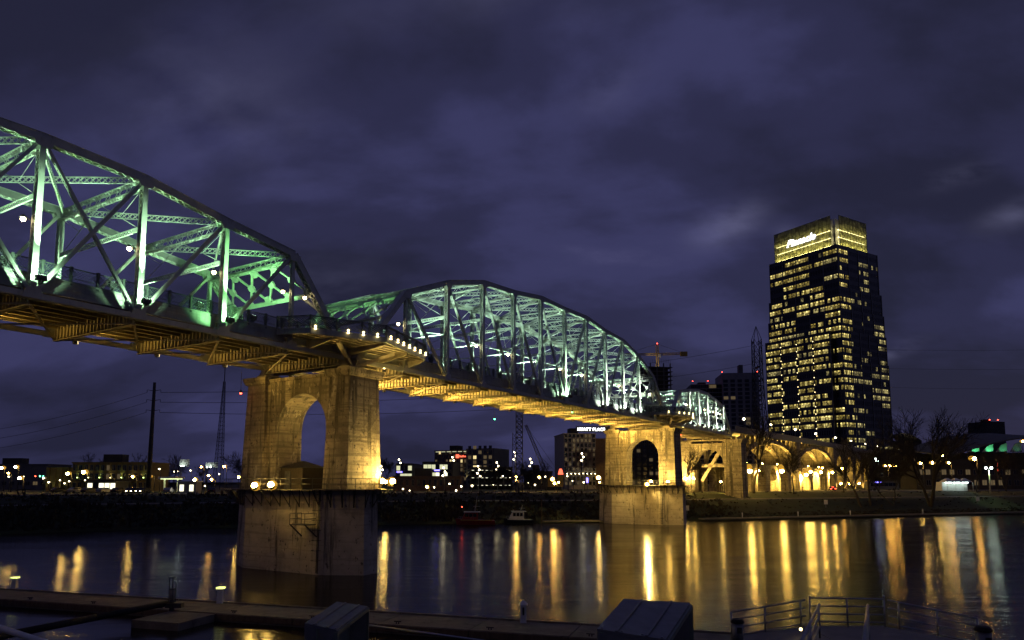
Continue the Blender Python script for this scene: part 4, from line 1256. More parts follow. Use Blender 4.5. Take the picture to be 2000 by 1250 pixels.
# glass office with bright floors
x, w, hh = span_px(772, 886, 905, 262)
off = thing('glass_office_block', 'low glass office block with bright pale-lit floors left of the brown mid-rise', 'office', (x, 262, STREET), radians(-6))
m = MB(); m.box(0, w*.28, 0, 14, 0, hh); m.build('wall', M['darkwall'], off)
m = MB(); m.box(w*.281, w*.47, 1.0, 14, 0, hh - .5); m.build('link_wall', M['greywall'], off)
m = MB(); m.box(w*.471, w, -.2, 14, 0, hh + .6); m.build('main_wall', M['darkwall'], off)
rr = random.Random(12)
m = MB(); m.box(0, 1.35, -.08, 0, 0, 1.7, 0); m.box(-.05, 0, -.14, 0, 0, 1.7, 1); pm = {}
for k, gm in (('lit', 'winpale'), ('off', 'glassdark'), ('white', 'winwhite')): pm[k] = m.mesh('window', [M[gm], M['mullion']])
for f in range(3):
    for i in range(4):
        link('window', pm['lit' if rr.random() < .65 else 'off'], off, (.4 + i*1.45, -.01, hh - 2.6 - f*2.9))
    for i in range(7):
        link('window', pm[('white' if f and rr.random() < .6 else 'lit') if rr.random() < .78 - (i > 5)*.5 else 'off'], off, (w*.471 + .5 + i*1.5, -.21, hh - 2.2 - f*2.9))
for xx, zz in ((.6, hh - 3.4), (w*.471 + 4.5, hh - 2.8)):
    m = MB(); m.box(xx, xx + 2.0, -.4, -.25, zz, zz + .45); m.build('blue_sign', M['bluelight'], off)
# brick warehouse in front with amber wall lamp
x, w, hh = span_px(768, 900, 932, 240)
ware = building('brick_warehouse', 'low brown brick warehouse washed by an amber wall lamp', 'warehouse', (x, 240, STREET), 0, w, 10, hh, 'brickred', 1, 12, 0, 0, .1, (.8, 2.0), seed=14, wz=.8)
# dark parking garage with lit slots
x, w, hh = span_px(918, 1000, 925, 285)
gar = thing('parking_garage', 'dark open parking garage with rows of dim white slot lights', 'building', (x, 285, STREET), 0)
for f in range(3):
    m = MB(); m.box(0, w, 0, 12, f*3.0 + 2.1, f*3.0 + 3.0); m.build('deck_edge', M['darkwall'], gar)
    for i in range(9):
        m = MB(); m.box(.6 + i*w/9, 1.5 + i*w/9, 1.5, 1.6, f*3 + 1.6, f*3 + 1.75); m.build('strip_light', M['winwhite'], gar)
for i in range(7):
    m = MB(); m.box(i*w/6 - .25, i*w/6 + .25, .05, 12, 0, 9); m.build('column', M['darkwall'], gar)
m = MB(); m.box(0, w, 11.5, 12.1, 0, 9.1); m.build('rear_wall', M['darkwall'], gar)
# dark sheds by the cranes
x, w, hh = span_px(1024, 1078, 922, 290)
building('dark_shed', 'plain dark shed behind the crane booms', 'shed', (x, 290, STREET), 0, w, 14, hh, 'darkwall', 1, 4, 0, 0, .2, (1.2, 1.0), seed=6)
# condo tower
x, w, hh = span_px(1355, 1462, 736, 520)
con = building('condo_tower', 'dark residential tower with blue-grey glass behind the far truss span', 'skyscraper', (x, 520, STREET), radians(-6), w*.55, 30, hh - 6, 'condowall', 24, 5, 0, .012, .02, (5.2, 2.4), seed=21, frame='mullion', wz=.5)
m = MB(); m.box(w*.551, w*1.20, -3, 26, 0, hh + 2); m.build('side_block', M['condowall'], con)
cw_ = MB(); cw_.box(0, 3.2, -.06, 0, 0, 2.2, 0); cw_.box(-.08, 0, -.12, 0, 0, 2.3, 1); cw_.box(0, 3.2, -.12, -.061, 2.2, 2.3, 1)
cwm = {'off': cw_.mesh('window', [M['condoglass'], M['condowall']]), 'lit': cw_.mesh('window', [M['windim'], M['condowall']])}
for f in range(24):
    for b in range(5): link('window', cwm['lit' if random.random() < .03 else 'off'], con, (w*.551 + .6 + b*(w*.66 - 1)/5, -3.01, 4 + f*(hh - 6)/24))
m = MB(); m.box(w*.86, w*.93, -2, 4, hh + 2, hh + 8); m.build('fin', M['greywall'], con)
for f in range(24):
    m = MB(); m.box(w*1.201, w*1.201 + 1.6, -1, 8, 6 + f*3.5, 6.9 + f*3.5); m.build('balcony', M['greywall'], con)
for xx, zz in ((1, hh - 4), (w*.3, hh - 4), (w*.56, hh + 2.4), (w*1.19, hh + 2.4)):
    m = MB(); m.ball((xx, -1, zz + .6), .3, 6, 4); m.build('beacon', M['redlight'], con)
# dark slab seen through the arch of the second pier
x, w, hh = span_px(1218, 1292, 842, 420)
building('dark_apartment_block', 'dark apartment slab seen through the arch of the farther pier', 'building', (x, 420, STREET), radians(5), w, 16, hh, 'darkwall', 12, 6, 0, .01, .12, (2.2, 1.9), seed=31)
# tower under construction with crane
x, w, hh = span_px(1262, 1318, 708, 560)
cst = thing('tower_under_construction', 'unfinished concrete tower with open floors behind the middle truss end', 'building', (x, 560, STREET), radians(10))
for f in range(28):
    z = f*(hh/28)
    m = MB(); m.box(-.4 - f*.03, w + .4 + f*.05, 0, 22, z, z + .5); m.build('floor_slab', M['greywall'], cst)
    if f < 27:
        m = MB(); m.box(1.2, w - 1.2, 2.5, 20, z + .5, z + hh/28); m.build('wall_infill', M['darkwall'], cst)
for i in range(5):
    m = MB(); m.box(i*w/4 - .4, i*w/4 + .4, .3, 1.1, 0, hh); m.build('column', M['greywall'], cst)
m = MB()
for i in range(16): m.tube((i*w/15, .2, hh), (i*w/15, .2, hh + 3.4), .09, .09, 4)
kind(m.build('rebar', M['darksteel'], cst), 'stuff')

def lattice_mast(mb, p0, p1, w0, w1, bays, r=.08, rd=.05, n=4):
    p0 = Vector(p0); p1 = Vector(p1); u, v = perp(p1 - p0)
    cs = []
    for i in range(bays + 1):
        q = i / bays; c = p0 + (p1 - p0)*q; w = w0 + (w1 - w0)*q
        cs.append([c + u*(sx*w/2) + v*(sy*w/2) for sx, sy in ((-1, -1), (1, -1), (1, 1), (-1, 1))])
    for i in range(bays):
        for k in range(4):
            mb.tube(cs[i][k], cs[i+1][k], r, r, n)
            a, b = (k, (k+1) % 4)
            mb.tube(cs[i][a], cs[i+1][b], rd, rd, 3)
            if i % 1 == 0: mb.tube(cs[i][b], cs[i+1][a], rd, rd, 3)
            mb.tube(cs[i][a], cs[i][b], rd, rd, 3)
tcx = at(1284, 700, 575)
tcr = thing('tower_crane', 'yellow tower crane with level jib above the unfinished tower', 'crane', (tcx.x, 575, STREET))
zj = at(1284, 692, 575).z - STREET
m = MB(); lattice_mast(m, (0, 0, 0), (0, 0, zj + 8.5), 2.0, 1.8, 30, .14, .08); m.build('mast', M['craneyellow'], tcr)
m = MB(); lattice_mast(m, (0, 0, zj), (-26, 6, zj + 1.0), 1.6, 1.0, 14, .13, .08); m.build('jib', M['craneyellow'], tcr)
m = MB(); lattice_mast(m, (0, 0, zj), (22, -4, zj), 1.6, 1.4, 8, .14, .09); m.build('counter_jib', M['craneyellow'], tcr)
m = MB(); m.box(18, 23.5, -5, -2.4, zj - 2.2, zj + 1.4); m.build('counterweight', M['craneyellow'], tcr)
m = MB(); m.tube((0, 0, zj + 8.5), (-26, 6, zj + 1.2), .1, .1, 4); m.tube((0, 0, zj + 8.5), (20, -3.6, zj + .8), .1, .1, 4); m.build('tie_rope', M['wire'], tcr)
m = MB(); m.box(.8, 2.6, -1.8, .2, zj - 2.6, zj - .3); m.build('cab', M['white'], tcr)
m = MB(); m.ball((0, 0, zj + 9), .4, 6, 4); m.build('beacon', M['redlight'], tcr)
light('crane_work_lamp', 'SPOT', (-8, -4, zj - 10), 3500, (1.0, .8, .45), tcr, (6, 0, zj + 2), .3, 120, .6)

# ---------------------------------------------------------------- lattice towers and poles
tx = at(1487, 930, 305)
tt = thing('transmission_tower', 'tall dark steel lattice pylon left of the glass tower', 'pylon', (tx.x, 305, STREET))
ztop = at(1487, 637, 305).z - STREET
m = MB()
lev = [(0, 10.2), (8, 8.6), (18, 6.8), (30, 4.9), (40, 3.9), (50, 3.4), (ztop - 6, 3.2)]
for (za, wa), (zb, wb) in zip(lev[:-1], lev[1:]):
    k = 1 if zb < 25 else (2 if zb < 45 else 3)
    for i in range(k):
        qa, qb = i/k, (i+1)/k
        z0, z1 = za + (zb-za)*qa, za + (zb-za)*qb; w0, w1 = wa + (wb-wa)*qa, wa + (wb-wa)*qb
        lattice_mast(m, (0, 0, z0), (0, 0, z1), w0, w1, 1, .2, .12)
for sx, sy in ((-1, -1), (1, -1), (1, 1), (-1, 1)): m.tube((sx*1.6, sy*1.6, ztop - 6), (0, 0, ztop), .14, .1, 4)
m.build('lattice', M['galv'], tt); tt.children[-1].data.materials[0] = M['darksteel']
for sgn in (-1, 1):
    for zz in (ztop - 7, ztop - 15, ztop - 23):
        m = MB(); m.tube((sgn*1.6, 0, zz), (sgn*2.4, -.3, zz - 1.8), .16, .16, 6); m.build('insulator', M['rubber'], tt)
gx_ = at(427, 900, 470)
gm = thing('radio_mast', 'thin lattice radio mast left of the near pier rising behind the bridge', 'mast', (gx_.x, 470, STREET))
zt = at(431, 640, 470).z - STREET; zl_ = at(427, 745, 470).z - STREET
m = MB(); lattice_mast(m, (0, 0, 0), (1.6, 0, zl_), 5.2, 1.0, 26, .16, .09); m.build('lattice', M['darksteel'], gm)
m = MB(); m.tube((1.6, 0, zl_), (1.7, 0, zt), .28, .14, 6); m.build('antenna', M['darksteel'], gm)
ux = at(289, 960, 196)
up = thing('utility_pole', 'tall steel utility pole with three pairs of arms at left', 'pole', (ux.x, 196, 5.0))
zt = at(298, 747, 196).z - 5.0
m = MB(); m.tube((0, 0, 0), (.25, 0, zt), .72, .38, 10); m.build('shaft', M['darkwall'], up)
UARMS = []
for yy in (763, 782, 802):
    z = at(298, yy, 196).z - 5.0
    for sg in (-1, 1):
        m = MB(); m.tube((.2, 0, z - .1), (.2 + sg*1.9, 0, z + .25), .11, .06, 6); m.tube((.2 + sg*1.9, 0, z + .2), (.2 + sg*1.9, 0, z - .5), .07, .07, 5); m.build('crossarm', M['darkwall'], up)
        UARMS.append(Vector((ux.x + .2 + sg*1.9, 196, 5.0 + z - .5)))
def wire(label, a, b, sag, r=.045, n=24):
    m = MB(); a = Vector(a); b = Vector(b)
    pts = [a + (b-a)*(i/n) - Vector((0, 0, sag*4*(i/n)*(1-i/n))) for i in range(n+1)]
    m.path(pts, r, 4)
    return tag(m.build('power_line', M['wire']), label, 'power line', 'power lines')
for i, z in enumerate((ztop - 8, ztop - 16, ztop - 24)):
    zz = STREET + z
    nm = ('top', 'middle', 'lowest')[i]
    wire('%s power line from the utility pole to the pylon' % nm, UARMS[2*i+1], (tx.x - 2.4, 304.7, zz - .8), 5, .06, 40)
    wire('%s power line from the pylon past the glass tower to the right' % nm, (tx.x + 2.4, 304.7, zz - .8), (420, 330, zz + 14 - 2*i), 6, .04, 40)
    wire('%s power line leaving the utility pole to the left' % nm, UARMS[2*i], (-190, 215, UARMS[2*i].z - 12), 3, .045)
# crawler crane and pile-driving leads
cx_ = at(1012, 960, 232)
pl = thing('piling_mast', 'tall vertical lattice piling mast rising behind the middle span', 'mast', (cx_.x, 232, STREET))
zt = at(1015, 690, 232).z - STREET
m = MB(); lattice_mast(m, (.4, 0, 0), (.4, 0, zt), 2.1, 2.1, 26, .13, .075); m.build('leads', M['darksteel'], pl)
m = MB(); lattice_mast(m, (-1.4, .8, 0), (-1.2, .8, zt*.42), 1.2, 1.2, 10, .09, .05); m.build('stay', M['darksteel'], pl)
kx = at(1078, 925, 262)
kc = thing('crawler_crane', 'dark crawler crane with slanting lattice boom behind the middle span', 'crane', (kx.x, 262, STREET))
q = at(1027, 830, 262) - Vector((kx.x, 262, STREET))
m = MB(); lattice_mast(m, (-.6, 0, 2.5), (q.x, 0, q.z), 1.5, .7, 18, .11, .06); m.build('boom', M['darksteel'], kc)
m = MB(); m.tube((3.2, 0, 5.5), (q.x, 0, q.z), .05, .05, 4); m.tube((2.6, .6, 5.5), (q.x*.55, 0, q.z*.56), .05, .05, 4); m.tube((q.x*.62, 0, q.z*.62), (q.x*.62, 0, 2), .05, .05, 4); m.build('rope', M['wire'], kc)
m = MB(); m.box(-1.5, 4, -1.6, 1.6, 1.3, 4.2); m.box(2.2, 4.3, -1.5, 1.5, 4.2, 5.4); m.build('house', M['craneyellow'], kc)
for sg in (-1, 1):
    m = MB(); m.prism([(-2.6, sg*1.9 - .45), (3.4, sg*1.9 - .45), (3.4, sg*1.9 + .45), (-2.6, sg*1.9 + .45)], 0, 1.2); m.build('track', M['rubber'], kc)

# ---------------------------------------------------------------- left shore: ochre hotel, pavilion, booth, billboards
x, w, hh = span_px(140, 288, 905, 225)
yh = building('ochre_hotel', 'long ochre three-storey hotel with green uplights at left', 'hotel', (x, 225, STREET), radians(2), w, 14, hh, 'hotelyellow', 3, 14, 0, 0, .12, (1.0, 1.6), seed=41, base=.6, wz=.6)
m = MB(); m.box(-9.5, -.02, 2.5, 14, 0, hh - 1.2); m.build('wing', M['hotelyellow'], yh)
for i in range(5):
    m = MB(); m.box(-9.2 + i*2.0, -8.3 + i*2.0, 2.0, 2.5, 0, hh - 1.2); m.build('pilaster', M['hotelyellow'], yh)
for i in range(7):
    xx = 1.9 + i*w/7.0
    m = MB(); m.box(xx - .2, xx + .2, -.7, -.3, 4.0, 4.3); o = m.build('uplight', M['darksteel'], yh)
    c_ = (.75, 1.0, .25) if i % 2 == 0 else (1.0, .85, .3)
    m = MB(); m.ball((xx, -.5, 4.36), .15, 6, 4); m.build('lens', emit('uplight_lens_%d' % i, c_, 12), o)
    light('uplight_lamp', 'SPOT', (xx, -.52, 4.55), 90, c_, yh, (xx, -.1, 9.5), .1, 75, .6)
for i in range(4):
    light('wing_lamp', 'SPOT', (-8.75 + i*2.0, 1.2, .6), 70, (.9, 1.0, .4), yh, (-8.75 + i*2, 2.2, 6), .1, 60, .6)
m = MB(); m.box(w*.1, w*.9, -2.2, -.01, 3.4, 3.7); m.build('canopy', M['darkwall'], yh)
px_, pw_, ph_ = span_px(168, 226, 937, 205)
pv = thing('lit_pavilion', 'low flat-roofed pavilion with bright white shopfront in front of the ochre hotel', 'shop', (px_, 205, STREET))
m = MB(); m.box(0, pw_, 0, 7, 0, 3.0); m.build('wall', M['darkwall'], pv)
m = MB(); m.box(-.6, pw_ + .6, -1.2, 7.4, 3.0, 3.3); m.build('roof', M['roofdark'], pv)
for i, ok in enumerate((1, 0, 1, 1, 1)):
    m = MB(); m.box(.5 + i*pw_/5.2, .5 + (i + .85)*pw_/5.2, -.06, -.01, 1.0, 2.7); m.build('shop_window', M['winwhite'] if ok else M['glassdark'], pv)
px_, pw_, ph_ = span_px(348, 382, 944, 196)
bo = thing('ticket_booth', 'small pale booth with two bright windows left of the near pier', 'booth', (px_, 196, STREET - .2))
m = MB(); m.box(0, pw_, 0, 4, 0, 3.2); m.build('wall', M['stucco'], bo)
m = MB(); m.box(-.3, pw_ + .3, -.5, 4.3, 3.2, 3.5); m.build('roof', M['white'], bo)
for xx in (.5, pw_ - 1.6):
    m = MB(); m.box(xx, xx + 1.1, -.06, -.01, .7, 2.5); m.build('window', M['winwhite'], bo)
px_, pw_, ph_ = span_px(308, 342, 938, 215)
cn = thing('lit_canopy', 'greenish lit filling-station canopy right of the utility pole', 'canopy', (px_, 215, STREET))
m = MB(); m.box(0, pw_, 0, 6, 4.0, 4.6); m.build('roof', M['white'], cn)
for xx in (.6, pw_ - .6):
    m = MB(); m.box(xx - .15, xx + .15, 2.8, 3.2, 0, 4.0); m.build('column', M['white'], cn)
for i in range(4):
    m = MB(); m.box(.4 + i*1.25, 1.2 + i*1.25, .6, 5.4, 3.9, 3.99); m.build('ceiling_light', emit('canopy_light_%d' % i, (.85, 1.0, .45), 4), cn)
# far left low hall
x, w, hh = span_px(-60, 92, 908, 300)
building('long_low_hall', 'long dark low hall at the far left edge', 'building', (x, 300, STREET), 0, w, 16, hh, 'greywall', 1, 10, 0, 0, .15, (2.0, 1.4), seed=43)
def billboard(px, ytop, ybot, Y, label, wpx):
    p = at(px, ybot, Y)
    root = thing('billboard', label, 'billboard', (p.x, Y, STREET), radians(20))
    zb, zt = at(px, ybot, Y).z - STREET, at(px, ytop, Y).z - STREET
    wdt = wpx / F_PX * Y
    m = MB(); m.tube((0, .5, 0), (0, .5, zb), .45, .4, 8); m.build('column', M['galv'], root)
    m = MB(); m.box(-.4, wdt, .2, .8, zb, zt); m.build('panel', M['white'], root)
    m = MB(); m.box(-.4, wdt, -1.3, .1, zb - .3, zb - .15); m.build('catwalk', M['darksteel'], root)
    for xx in (.2, wdt*.35):
        m = MB(); m.ball((xx, -1.2, zb + .1), .16, 6, 4); m.build('lamp', M['cool'], root)
        light('billboard_lamp', 'SPOT', (xx, -1.25, zb + .45), 500, (.85, 1.0, .85), root, (xx, .2, (zb + zt)/2), .1, 90, .5).data.energy = 28
billboard(353, 897, 911, 250, 'white lit billboard on a column left of the radio mast', 15)
billboard(404, 903, 913, 270, 'smaller lit billboard just right of the first, beside the radio mast', 20)

# ---------------------------------------------------------------- lamps on the far shore
lampn = {}
LR = random.Random(77)
def street_lamp(px, py, Y, mat='amber', r=.42, arm=1.2, label='', group='', zg=STREET, name='street_lamp', cat='street lamp', pole=True):
    p = at(px, py, Y)
    i = lampn.get(group, 0); lampn[group] = i + 1
    lab = label % ORD[i] if '%' in label else label
    r = r*.8*LR.uniform(.72, 1.18)
    if mat == 'amber' and LR.random() < .4: mat = 'amberdeep'
    root = thing(name, lab, cat, (p.x + arm, Y, zg), 0, group)
    h = p.z - zg
    m = MB(); m.tube((0, 0, 0), (0, 0, h + .2), .13, .08, 6); m.tube((0, 0, 0), (0, 0, .5), .22, .18, 6)
    if arm: m.tube((0, 0, h + .2), (-arm, 0, h + r + .1), .06, .05, 5)
    m.build('post', M['darksteel'], root)
    m = MB(); m.tube((-arm, 0, h + r*.9), (-arm, 0, h + r*1.4), r*1.05, r*.5, 8); m.build('hood', M['darksteel'], root)
    m = MB(); m.ball((-arm, 0, h), r, 10, 6); m.build('bulb', M[mat], root)
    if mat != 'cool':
        m = MB(); m.ball((-arm, r*2.0, h + r*.25), r*1.75, 10, 6, 0, .8); m.build('halo_ball', M['amberhalo' if mat != 'soft' else 'softhalo'], root)  # added ball behind the bulb glows as an imitated halo
    return root
L1 = '%s amber street lamp from the left on the left shore'
for px, py, Y, r in ((3, 914, 240, .5), (30, 912, 240, .62), (16, 924, 215, .34), (38, 934, 200, .5), (132, 925, 208, .62), (163, 922, 208, .62), (259, 931, 202, .5), (294, 931, 205, .4), (380, 937, 205, .5), (393, 912, 300, .55), (407, 929, 240, .45), (413, 937, 215, .4), (438, 911, 330, .8), (466, 932, 215, .5)):
    street_lamp(px, py, Y, 'amber', r, 1.2, L1, 'amber street lamps on the left shore')
L2 = '%s small white lamp from the left on the left shore'
for px, py, Y, r in ((8, 913, 330, .4), (17, 931, 230, .25), (46, 931, 230, .25), (85, 934, 220, .3), (95, 942, 205, .22), (117, 938, 215, .2), (126, 944, 200, .2), (135, 940, 215, .2), (166, 938, 212, .22), (300, 914, 300, .35), (311, 916, 212, .34), (325, 916, 300, .34), (340, 921, 320, .3), (347, 921, 320, .3), (340, 933, 260, .28), (372, 919, 300, .3), (428, 926, 280, .28), (400, 949, 210, .28)):
    street_lamp(px, py, Y, 'soft', r, .4, L2, 'white lamps on the left shore')
for px, py, Y, r, lab in ((730, 943, 210, .5, 'amber street lamp just right of the near pier'), (753, 941, 205, .58, 'brightest amber street lamp right of the near pier'), (746, 934, 230, .35, 'small amber lamp above the pair right of the near pier'),
                        (834, 951, 226, .5, 'amber wall-side lamp at the brick warehouse'), (1008, 932, 226, .5, 'amber lamp left of the piling mast foot'), (1009, 938, 226, .4, 'lower amber lamp left of the piling mast foot'),
                        (1053, 932, 240, .4, 'amber lamp right of the piling mast'), (1079, 936, 222, .62, 'bright amber street lamp left of the pale hotel'), (1083, 944, 216, .5, 'amber street lamp just below the bright one left of the pale hotel'), (1091, 942, 230, .4, 'small amber lamp beside the pair left of the pale hotel'),
                        (1169, 933, 235, .6, 'amber street lamp beside the left edge of the farther pier'), (1171, 942, 228, .42, 'lower amber lamp beside the left edge of the farther pier')):
    street_lamp(px, py, Y, 'amber', r, .8, lab, None)
L3 = '%s white street lamp from the left between the two river piers'
for px, py, Y, r in ((787, 955, 215, .26), (800, 958, 210, .22), (848, 952, 220, .28), (878, 945, 228, .36), (891, 958, 214, .26), (901, 950, 222, .26), (922, 949, 225, .3), (938, 930, 250, .3), (963, 947, 225, .24), (982, 930, 250, .36), (996, 933, 250, .24), (1032, 943, 225, .24), (1045, 947, 222, .26), (1065, 931, 240, .36), (1108, 930, 250, .34), (1118, 939, 240, .24), (1140, 942, 240, .26)):
    street_lamp(px, py, Y, 'soft', r, .3, L3, 'white lamps between the two piers')
def triple_lamp(px, py, Y, i):
    p = at(px, py, Y)
    root = thing('triple_lamp_mast', '%s tall mast with three stacked floodlights from the left, middle shore' % ORD[i], 'light mast', (p.x, Y, STREET), 0, 'triple light masts on the middle shore')
    h = p.z - STREET
    m = MB(); m.tube((0, 0, 0), (0, 0, h + 1.6), .16, .1, 6); m.build('post', M['galv'], root)
    for dx, dz in ((-.3, 1.4), (.25, .1), (-.5, -1.2)):
        m = MB(); m.ball((dx, -.3, h + dz), .3, 8, 5); m.build('lamp_head', M['soft'], root)
for i, (px, py, Y) in enumerate(((746, 918, 260), (781, 905, 270), (868, 922, 240), (885, 900, 280), (935, 918, 262), (972, 911, 262), (1006, 891, 262), (1037, 904, 262), (1138, 893, 270))):
    triple_lamp(px, py, Y, i)
R1 = '%s amber street lamp from the left on the right shore'
for px, py, Y, r in ((1323, 931, 205, .42), (1408, 941, 196, .34), (1606, 914, 250, .45), (1645, 915, 252, .45), (1730, 910, 262, .6), (1738, 910, 262, .5), (1748, 911, 262, .6), (1798, 905, 265, .42), (1822, 904, 262, .55), (1830, 905, 262, .5), (1841, 890, 300, .55), (1853, 904, 262, .55), (1903, 896, 258, .9), (1858, 901, 320, .36), (1998, 862, 300, .7)):
    street_lamp(px, py, Y, 'amber', r, .9, R1, 'amber street lamps on the right shore')
for px, py, Y, lab in ((1710, 896, 248, 'greenish-white twin lamp post at the end of the viaduct'), (1713, 900, 248, 'lower globe lamp beside the twin lamp at the viaduct end')):
    street_lamp(px, py, Y, 'cool', .5, .3, lab, None)
px2 = at(1931, 914, 222)
tl = thing('twin_park_lamp', 'green-lit park lamp post with two white heads on the right lawn', 'street lamp', (px2.x, 222, 5.9))
zz = px2.z - 5.9
m = MB(); m.tube((0, 0, 0), (0, 0, zz - .3), .2, .16, 8); m.bar((-.9, 0, zz - .3), (.9, 0, zz - .3), .08, .08); m.build('post', M['white'], tl)
for sx in (-.85, .85):
    m = MB(); m.ball((sx, 0, zz), .34, 8, 5); m.build('lamp_head', M['cool'], tl)
light('park_lamp', 'SPOT', (0, -.6, zz - .4), 900, (.7, 1.0, .4), tl, (0, -.3, 0), .2, 100, .6)
sl = thing('traffic_signal', 'small red and green traffic signals left of the ochre hotel', 'traffic light', (at(78, 930, 218).x, 218, STREET))
m = MB(); m.tube((1.2, 0, 0), (1.2, 0, 6.2), .1, .1, 6); m.tube((1.2, 0, 6.0), (-2.0, 0, 6.0), .06, .06, 5); m.build('post', M['darksteel'], sl)
for i, (px, py, mt) in enumerate(((69, 930, 'redlight'), (78, 930, 'greenlight'), (85, 930, 'greenlight'))):
    q = at(px, py, 218); m = MB(); m.ball((q.x - sl.location.x, 0, q.z - STREET), .2, 6, 4); m.build('signal_lamp', M[mt], sl)
for px, py, Y, mt, lab in ((1095, 922, 262, 'signred', 'red neon rooftop sign left of the pale hotel'), (1147, 938, 262, 'bluelight', 'violet lit sign at the foot of the pale hotel'), (1949, 912, 262, 'signred', 'tall thin red neon sign at right')):
    p = at(px, py, Y)
    o = thing('neon_sign', lab, 'sign', (p.x, Y, STREET))
    hz = p.z - STREET
    m = MB(); m.tube((0, .4, 0), (0, .4, hz), .15, .15, 6); m.build('post', M['darksteel'], o)
    m = MB()
    if mt == 'signred' and px < 1200:
        m.prism([(-1.0, -.1), (1.0, -.1), (1.0, .1), (-1.0, .1)], hz - .9, hz + 1.2, [(-.45, -.1), (.45, -.1), (.45, .1), (-.45, .1)])
    elif mt == 'signred': m.box(-.18, .18, -.1, .1, hz - 1.6, hz + 1.6)
    else: m.box(-.35, .35, -.1, .1, hz - .9, hz + .9)
    m.build('panel', M[mt], o)

# ---------------------------------------------------------------- right shore: music hall, arena roof, pavilion, far block
x, w, hh = span_px(1735, 1805, 862, 420)
mh = thing('arched_roof_hall', 'hall with low arched roof lit from below right of the glass tower', 'building', (x, 420, STREET))
m = MB(); m.box(0, w, 0, 20, 0, hh); m.build('wall', M['darkwall'], mh)
m = MB(); nA = 12
pts = [(w*i/nA - .8, hh + 4.2*sin(pi*i/nA)**1.0) for i in range(nA + 1)]
for a, b in zip(pts[:-1], pts[1:]):
    m.hexa([(a[0], -1.5, a[1]), (b[0], -1.5, b[1]), (b[0], 20, b[1]), (a[0], 20, a[1]), (a[0], -1.5, a[1] + .5), (b[0], -1.5, b[1] + .5), (b[0], 20, b[1] + .5), (a[0], 20, a[1] + .5)])
m.build('roof', M['greywall'], mh)
light('soffit_lamp', 'SPOT', (w*.55, -4, hh - 1), 1500, (1.0, .75, .4), mh, (w*.55, 0, hh + 4), .3, 120, .7)
x, w, hh = span_px(1862, 2060, 884, 330)
ar = thing('sweeping_roof_arena', 'arena with long sweeping roof and green-lit eaves at right', 'building', (x, 330, STREET), radians(-4))
m = MB(); m.box(6, w, 4, 40, 0, hh); m.build('wall', M['darkwall'], ar)
m = MB(); nA = 10
pr = [(w*1.05*i/nA - 2, hh + .6 + 8.5*sin(pi*.62*i/nA)) for i in range(nA + 1)]
for a, b in zip(pr[:-1], pr[1:]):
    m.hexa([(a[0], -3, a[1] - 2.6), (b[0], -3, b[1] - 2.6), (b[0], 42, b[1] + 2), (a[0], 42, a[1] + 2), (a[0], -3, a[1] - 2.0), (b[0], -3, b[1] - 2.0), (b[0], 42, b[1] + 2.7), (a[0], 42, a[1] + 2.7)])
m.build('roof', M['greywall'], ar)
for i in range(6):
    xx = 8 + i*6.2
    m = MB(); m.ext([(xx, hh + .2), (xx + 5.0, hh + .6), (xx + 5.0, hh + 3.4 + i*.5), (xx + 2.6, hh + 2.6 + i*.5)], lambda a, b: (a, 1.0, b), lambda a, b: (a, 1.4, b)); m.build('eave_panel', M['white'], ar)
    light('eave_lamp', 'SPOT', (xx + 3, -2.2, hh - .4), (650, 800, 250, 60, 900, 1100)[i], (.12, 1.0, .38), ar, (xx + 3.4, 1.2, hh + 2.4), .2, 70, .6)
x, w, hh = span_px(1934, 1978, 824, 640)
bb = building('far_dark_block', 'distant plain dark office block above the sweeping roof at right', 'building', (x, 640, STREET), radians(12), w, 20, hh, 'darkwall', 16, 8, 0, .01, .03, (1.8, 1.8), seed=52)
for xx in (4, 13):
    m = MB(); m.ball((xx, 0, hh + 2), .5, 6, 4); m.build('beacon', M['redlight'], bb)
x, w, hh = span_px(1850, 1900, 918, 238)
tn = thing('white_tent_pavilion', 'bright white-lit tent pavilion on the right shore', 'pavilion', (x, 238, STREET))
m = MB(); m.box(0, w, 3, 7, 0, 3.0); m.build('rear_wall', M['white'], tn)
for i in range(3):
    m = MB(); m.prism([(i*w/3 + .1, 0), ((i+1)*w/3 - .1, 0), ((i+1)*w/3 - .1, 5), (i*w/3 + .1, 5)], 3.0, 4.3, [((i+.5)*w/3 - .3, 2.2), ((i+.5)*w/3 + .3, 2.2), ((i+.5)*w/3 + .3, 2.8), ((i+.5)*w/3 - .3, 2.8)]); m.build('canopy', M['white'], tn)
    m = MB(); m.box(i*w/3 + .5, (i+1)*w/3 - .5, 1.5, 2.0, 2.7, 2.95); m.build('tube_light', emit('tent_light_%d' % i, (.8, 1.0, .92), 10), tn)
for i in range(4):
    m = MB(); m.tube((i*w/3, .1, 0), (i*w/3, .1, 3.0), .07, .07, 5); m.build('pole', M['white'], tn)
x, w, hh = span_px(1790, 2040, 925, 285)
sh = building('shopfront_row', 'low row of dim shopfronts behind the tent pavilion at right', 'shops', (x, 285, STREET), 0, w, 12, hh + 3, 'darkwall', 2, 16, 0, .08, .40, (1.9, 2.0), seed=61, litmat='winlit')
x, w, hh = span_px(1690, 1850, 888, 360)
building('low_city_block', 'low dark city block between the glass tower and the bare trees', 'building', (x, 360, STREET), 0, w, 14, hh, 'darkwall', 4, 12, 0, .03, .2, (1.6, 1.8), seed=63)
# retaining wall and lawn steps on the right shore
i0 = min(range(len(EP)), key=lambda i: abs(EP[i][0] - 118)); i1 = min(range(len(EP)), key=lambda i: abs(EP[i][0] - 260))
strip('lawn_path', 27.5, 29.0, 6.45, M['pathconc'], i0, i1)

